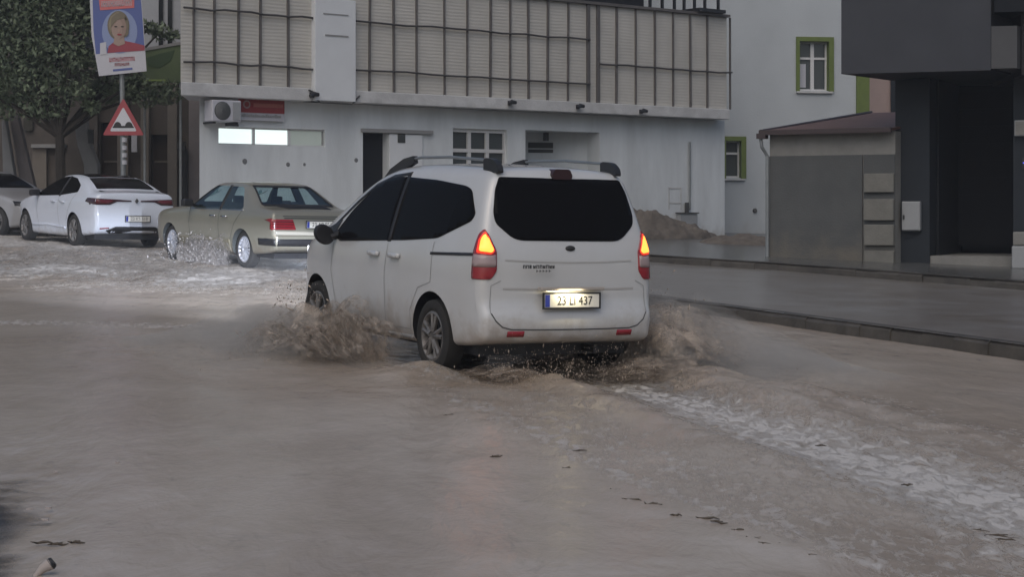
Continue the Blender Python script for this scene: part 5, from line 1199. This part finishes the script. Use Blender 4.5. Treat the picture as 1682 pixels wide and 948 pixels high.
hr_ = lambda X, Y: .60*ss((Y+1.7)/1.6)*ss((2.6-Y)/1.2)*ss((2.7-X)/1.7)*ss((X-.84)/.1)
plume('right_splash', 'brown mound of muddy water beside the right rear wheel of the van', VXY, VTH, .84, 3.0, -2.0, 2.8, lambda X, Y: hr_(X, Y)*.75, M['spray_brown'], 2, .04, 5)
sheets('right_sheets', 'ragged sheets of muddy water arching from the right wheels of the van', VXY, VTH, lambda U, k, r: (.86+.06*k, -.7+2.6*U), lambda U, k, r: (.5+.55*k, -1.5+.2*k, 3.3-.18*k), lambda U: ss(U/.3)*ss((1-U)/.3), M['sheet_brown'], 9, seed=5)
sheets('rear_sheets', 'thin sheets of muddy water dragged up behind the rear wheels of the van', VXY, VTH, lambda U, k, r: (-.80+1.75*U, -.35-.12*k), lambda U, k, r: (.2*(U-.5), -1.3-.3*k, 1.55), lambda U: .25+.75*np.exp(-((U-.12)/.13)**2)+.75*np.exp(-((U-.9)/.14)**2), M['sheet_brown'], 4, seed=8)
mist('right_mist', 'soft brown mist round the mound at the right wheels of the van', VXY, VTH, .80, 3.3, -2.3, 3.3, lambda X, Y: .66*ss((Y+2.3)/2.0)*ss((3.3-Y)/1.3)*ss((3.3-X)/2.0), 1.5)
hb_ = lambda X, Y: .17*ss((Y+2.1)/.8)*ss((-.55-Y)/.3)*(.35+.65*ss((X+.1)/.9))*ss((1.6-X)/.5)*ss((X+1.1)/.3)
plume('rear_splash', 'low brown churn of water under the rear bumper of the van', VXY, VTH, -1.2, 1.7, -2.2, -.5, hb_, M['spray_brown'], 3, .034, 9)
hm_ = lambda X, Y: .34*ss((Y-.1)/.6)*ss((3.0-Y)/.8)*ss((X+1.6)/.6)*ss((-.80-X)/.1)
MXY = (-3.8657, 31.1326)
plume('sedan_splash', 'grey splash between the wheels of the beige saloon', MXY, .6214, -2.3, -.8, -.3, 3.2, lambda X, Y: hm_(X, Y)*.5, M['spray_grey'], 2, .045, 13)
sheets('sedan_sheets', 'ragged pale sheets of water thrown between the wheels of the beige saloon', MXY, .6214, lambda U, k, r: (-.80-.04*k, .15+2.3*U), lambda U, k, r: (-.1-.16*k, -.9, 3.0-.12*k), lambda U: ss(U/.35)*ss((1-U)/.2), M['sheet_grey'], 5, seed=11)
rng = np.random.default_rng(21)
def cloud(n, xy, th, xr, yr, hf, zmul, size, vel, seed):
    r = np.random.default_rng(seed); P_, S_, D_ = [], [], []
    while len(P_) < n:
        x = r.uniform(*xr); y = r.uniform(*yr); H = float(hf(np.array([x]), np.array([y]))[0])
        if r.random() > H/.5+.03: continue
        z = H*(r.random()**.7)*zmul*(1+.5*r.normal()*.5)
        if z < 0: continue
        P_.append(car_pt(xy, th, x, y, z)); S_.append(size*.55*r.lognormal(0, .55)); v = np.array(vel)+r.normal(size=3)*.7; D_.append(v*r.uniform(.6, 2.0))
    return P_, S_, D_
P_, S_, D_ = cloud(2200, VXY, VTH, (-2.8, -.87), (.5, 3.4), hl_, 1.35, .0045, (-.3, -.6, .8), 1)
droplets('left_spray', 'fine muddy droplets flying from the left front wheel of the van', P_, S_, D_, M['drop_brown'])
P_, S_, D_ = cloud(1500, VXY, VTH, (.88, 2.8), (-1.8, 2.5), hr_, 1.4, .0045, (.4, -.3, .8), 2)
droplets('right_spray', 'fine muddy droplets flying from the right wheels of the van', P_, S_, D_, M['drop_brown'])
P_, S_, D_ = [], [], []
for k in range(2000):
    col = rng.choice([-.62, -.55, -.3, -.1, .1, .45, .62]) if rng.random() < .6 else rng.uniform(-.85, .9)
    x = col+rng.normal()*.07; y = -.62-abs(rng.normal())*.35; z = abs(rng.normal())*.13
    P_.append(car_pt(VXY, VTH, x, y, z)); S_.append(  0.0019*rng.lognormal(0, .45)); D_.append(np.array([rng.normal()*.3, -.3, 1.0])*rng.uniform(.8, 3))
droplets('rear_spray', 'thin droplets streaming down below the rear bumper of the van', P_, S_, D_, M['drop_brown'])
P_, S_, D_ = cloud(900, MXY, .6214, (-1.7, -.8), (-.1, 2.6), hm_, 1.4, .0055, (-.5, -.2, .9), 4)
droplets('sedan_spray', 'pale droplets flying beside the beige saloon', P_, S_, D_, M['drop_grey'])

# ------------------------------------------------------------------ flotsam and pale glint flecks on the water
def twig(px, py, ln, az, k):
    p = ground_at(px, py, .02); mb = MB(); r = random.Random(k); n = 5; pts = []
    for i in range(n): pts.append((ln*.75*(i/(n-1)-.5), r.uniform(-.03, .03)*ln*3, r.uniform(0, .012)))
    mb.tube(pts, [.002, .005, .007, .005, .002], 6); mb.tube([pts[2], (pts[2][0]+ln*.15, ln*.13, .01)], [.004, .002], 5); mb.tube([pts[1], (pts[1][0]-ln*.05, -ln*.16, .012)], [.004, .002], 5)
    o = mb.build('twig', M['twig'], None, True); o.location = p-Vector((0, 0, .004)); o.rotation_euler = (0, 0, az)
    return tag(o, 'small dark twig floating on the muddy water behind the van', 'twig', 'twigs floating on the flood water')
for k, (px, py, ln, az) in enumerate(((1012, 806, .12, -1.0), (1040, 822, .16, -.5), (1072, 829, .14, -.5), (1110, 847, .08, 0), (1160, 852, .18, -.5), (1180, 860, .12, -.6), (1212, 872, .08, 0), (1240, 885, .14, -.7), (1270, 895, .18, -.4), (1342, 914, .14, -.3),
                                      (742, 683, .16, -.2), (775, 687, .12, -.1), (944, 741, .2, -.1), (1160, 640, .1, 0), (1245, 641, .3, .0), (1300, 655, .25, -.3), (1262, 640, .16, .2), (1372, 676, .18, -.4), (1600, 872, .2, -.4), (1640, 882, .26, -.35), (1652, 889, .14, -.3), (1348, 733, .1, 0), (1275, 748, .1, 0),
                                      (1240, 731, .08, .2), (690, 636, .14, 0), (70, 893, .14, 0), (95, 895, .12, .1), (125, 892, .1, 0), (815, 750, .1, 0), (930, 770, .08, 0), (1490, 797, .09, 0))):
    twig(px, py, ln, az, k)
lp = ground_at(72, 944, .02)
lt = empty('paper_cup', 'crumpled pale paper cup with dark rim at the near left corner', 'litter', lp)
bmk = MB().tube([(-.035, 0, -.01), (-.005, .0, .022), (.025, .01, .04)], [.010, .018, .026], 12).build('cup', M['litter'], lt, True)
MB().tube([(.024, .01, .039), (.036, .013, .048)], [.027, .02], 12).build('dark_rim', M['black'], lt, True)
for k, (px, py) in enumerate(((92, 775), (193, 759), (80, 834), (48, 836), (75, 853))):  # pale flecks added in place of glints on the water
    p = ground_at(px, py, .022); mb = MB(); r = random.Random(k+50); s = r.uniform(.007, .013)
    mb.prism([(s*1.5*math.cos(t)*r.uniform(.7, 1.2), s*math.sin(t)*r.uniform(.7, 1.2)) for t in np.linspace(0, 6.28, 8, endpoint=False)], -.006, .002, lambda u, v, t: (u, v, t))
    o = mb.build('glint_fleck', M['litter'], None); o.location = p
    tag(o, 'tiny pale fleck standing in for a glint on the near left water', 'litter', 'pale flecks standing in for glints at the near left')

# ------------------------------------------------------------------ rain haze over the whole street
hz = MB().box(-125, 125, -45, 165, -6, 25).build('haze', []); tag(hz, 'thin grey rain haze hanging over the street', None, kind='stuff')
hm = bpy.data.materials.new('rain_haze'); hm.use_nodes = True; nt = hm.node_tree; nt.nodes.remove(nt.nodes['Principled BSDF'])
hv = nt.nodes.new('ShaderNodeVolumePrincipled'); hv.inputs['Color'].default_value = (.86, .88, .92, 1); hv.inputs['Density'].default_value = .0015; hv.inputs['Anisotropy'].default_value = .2
nt.links.new(hv.outputs[0], nt.nodes['Material Output'].inputs['Volume']); hz.data.materials.append(hm)
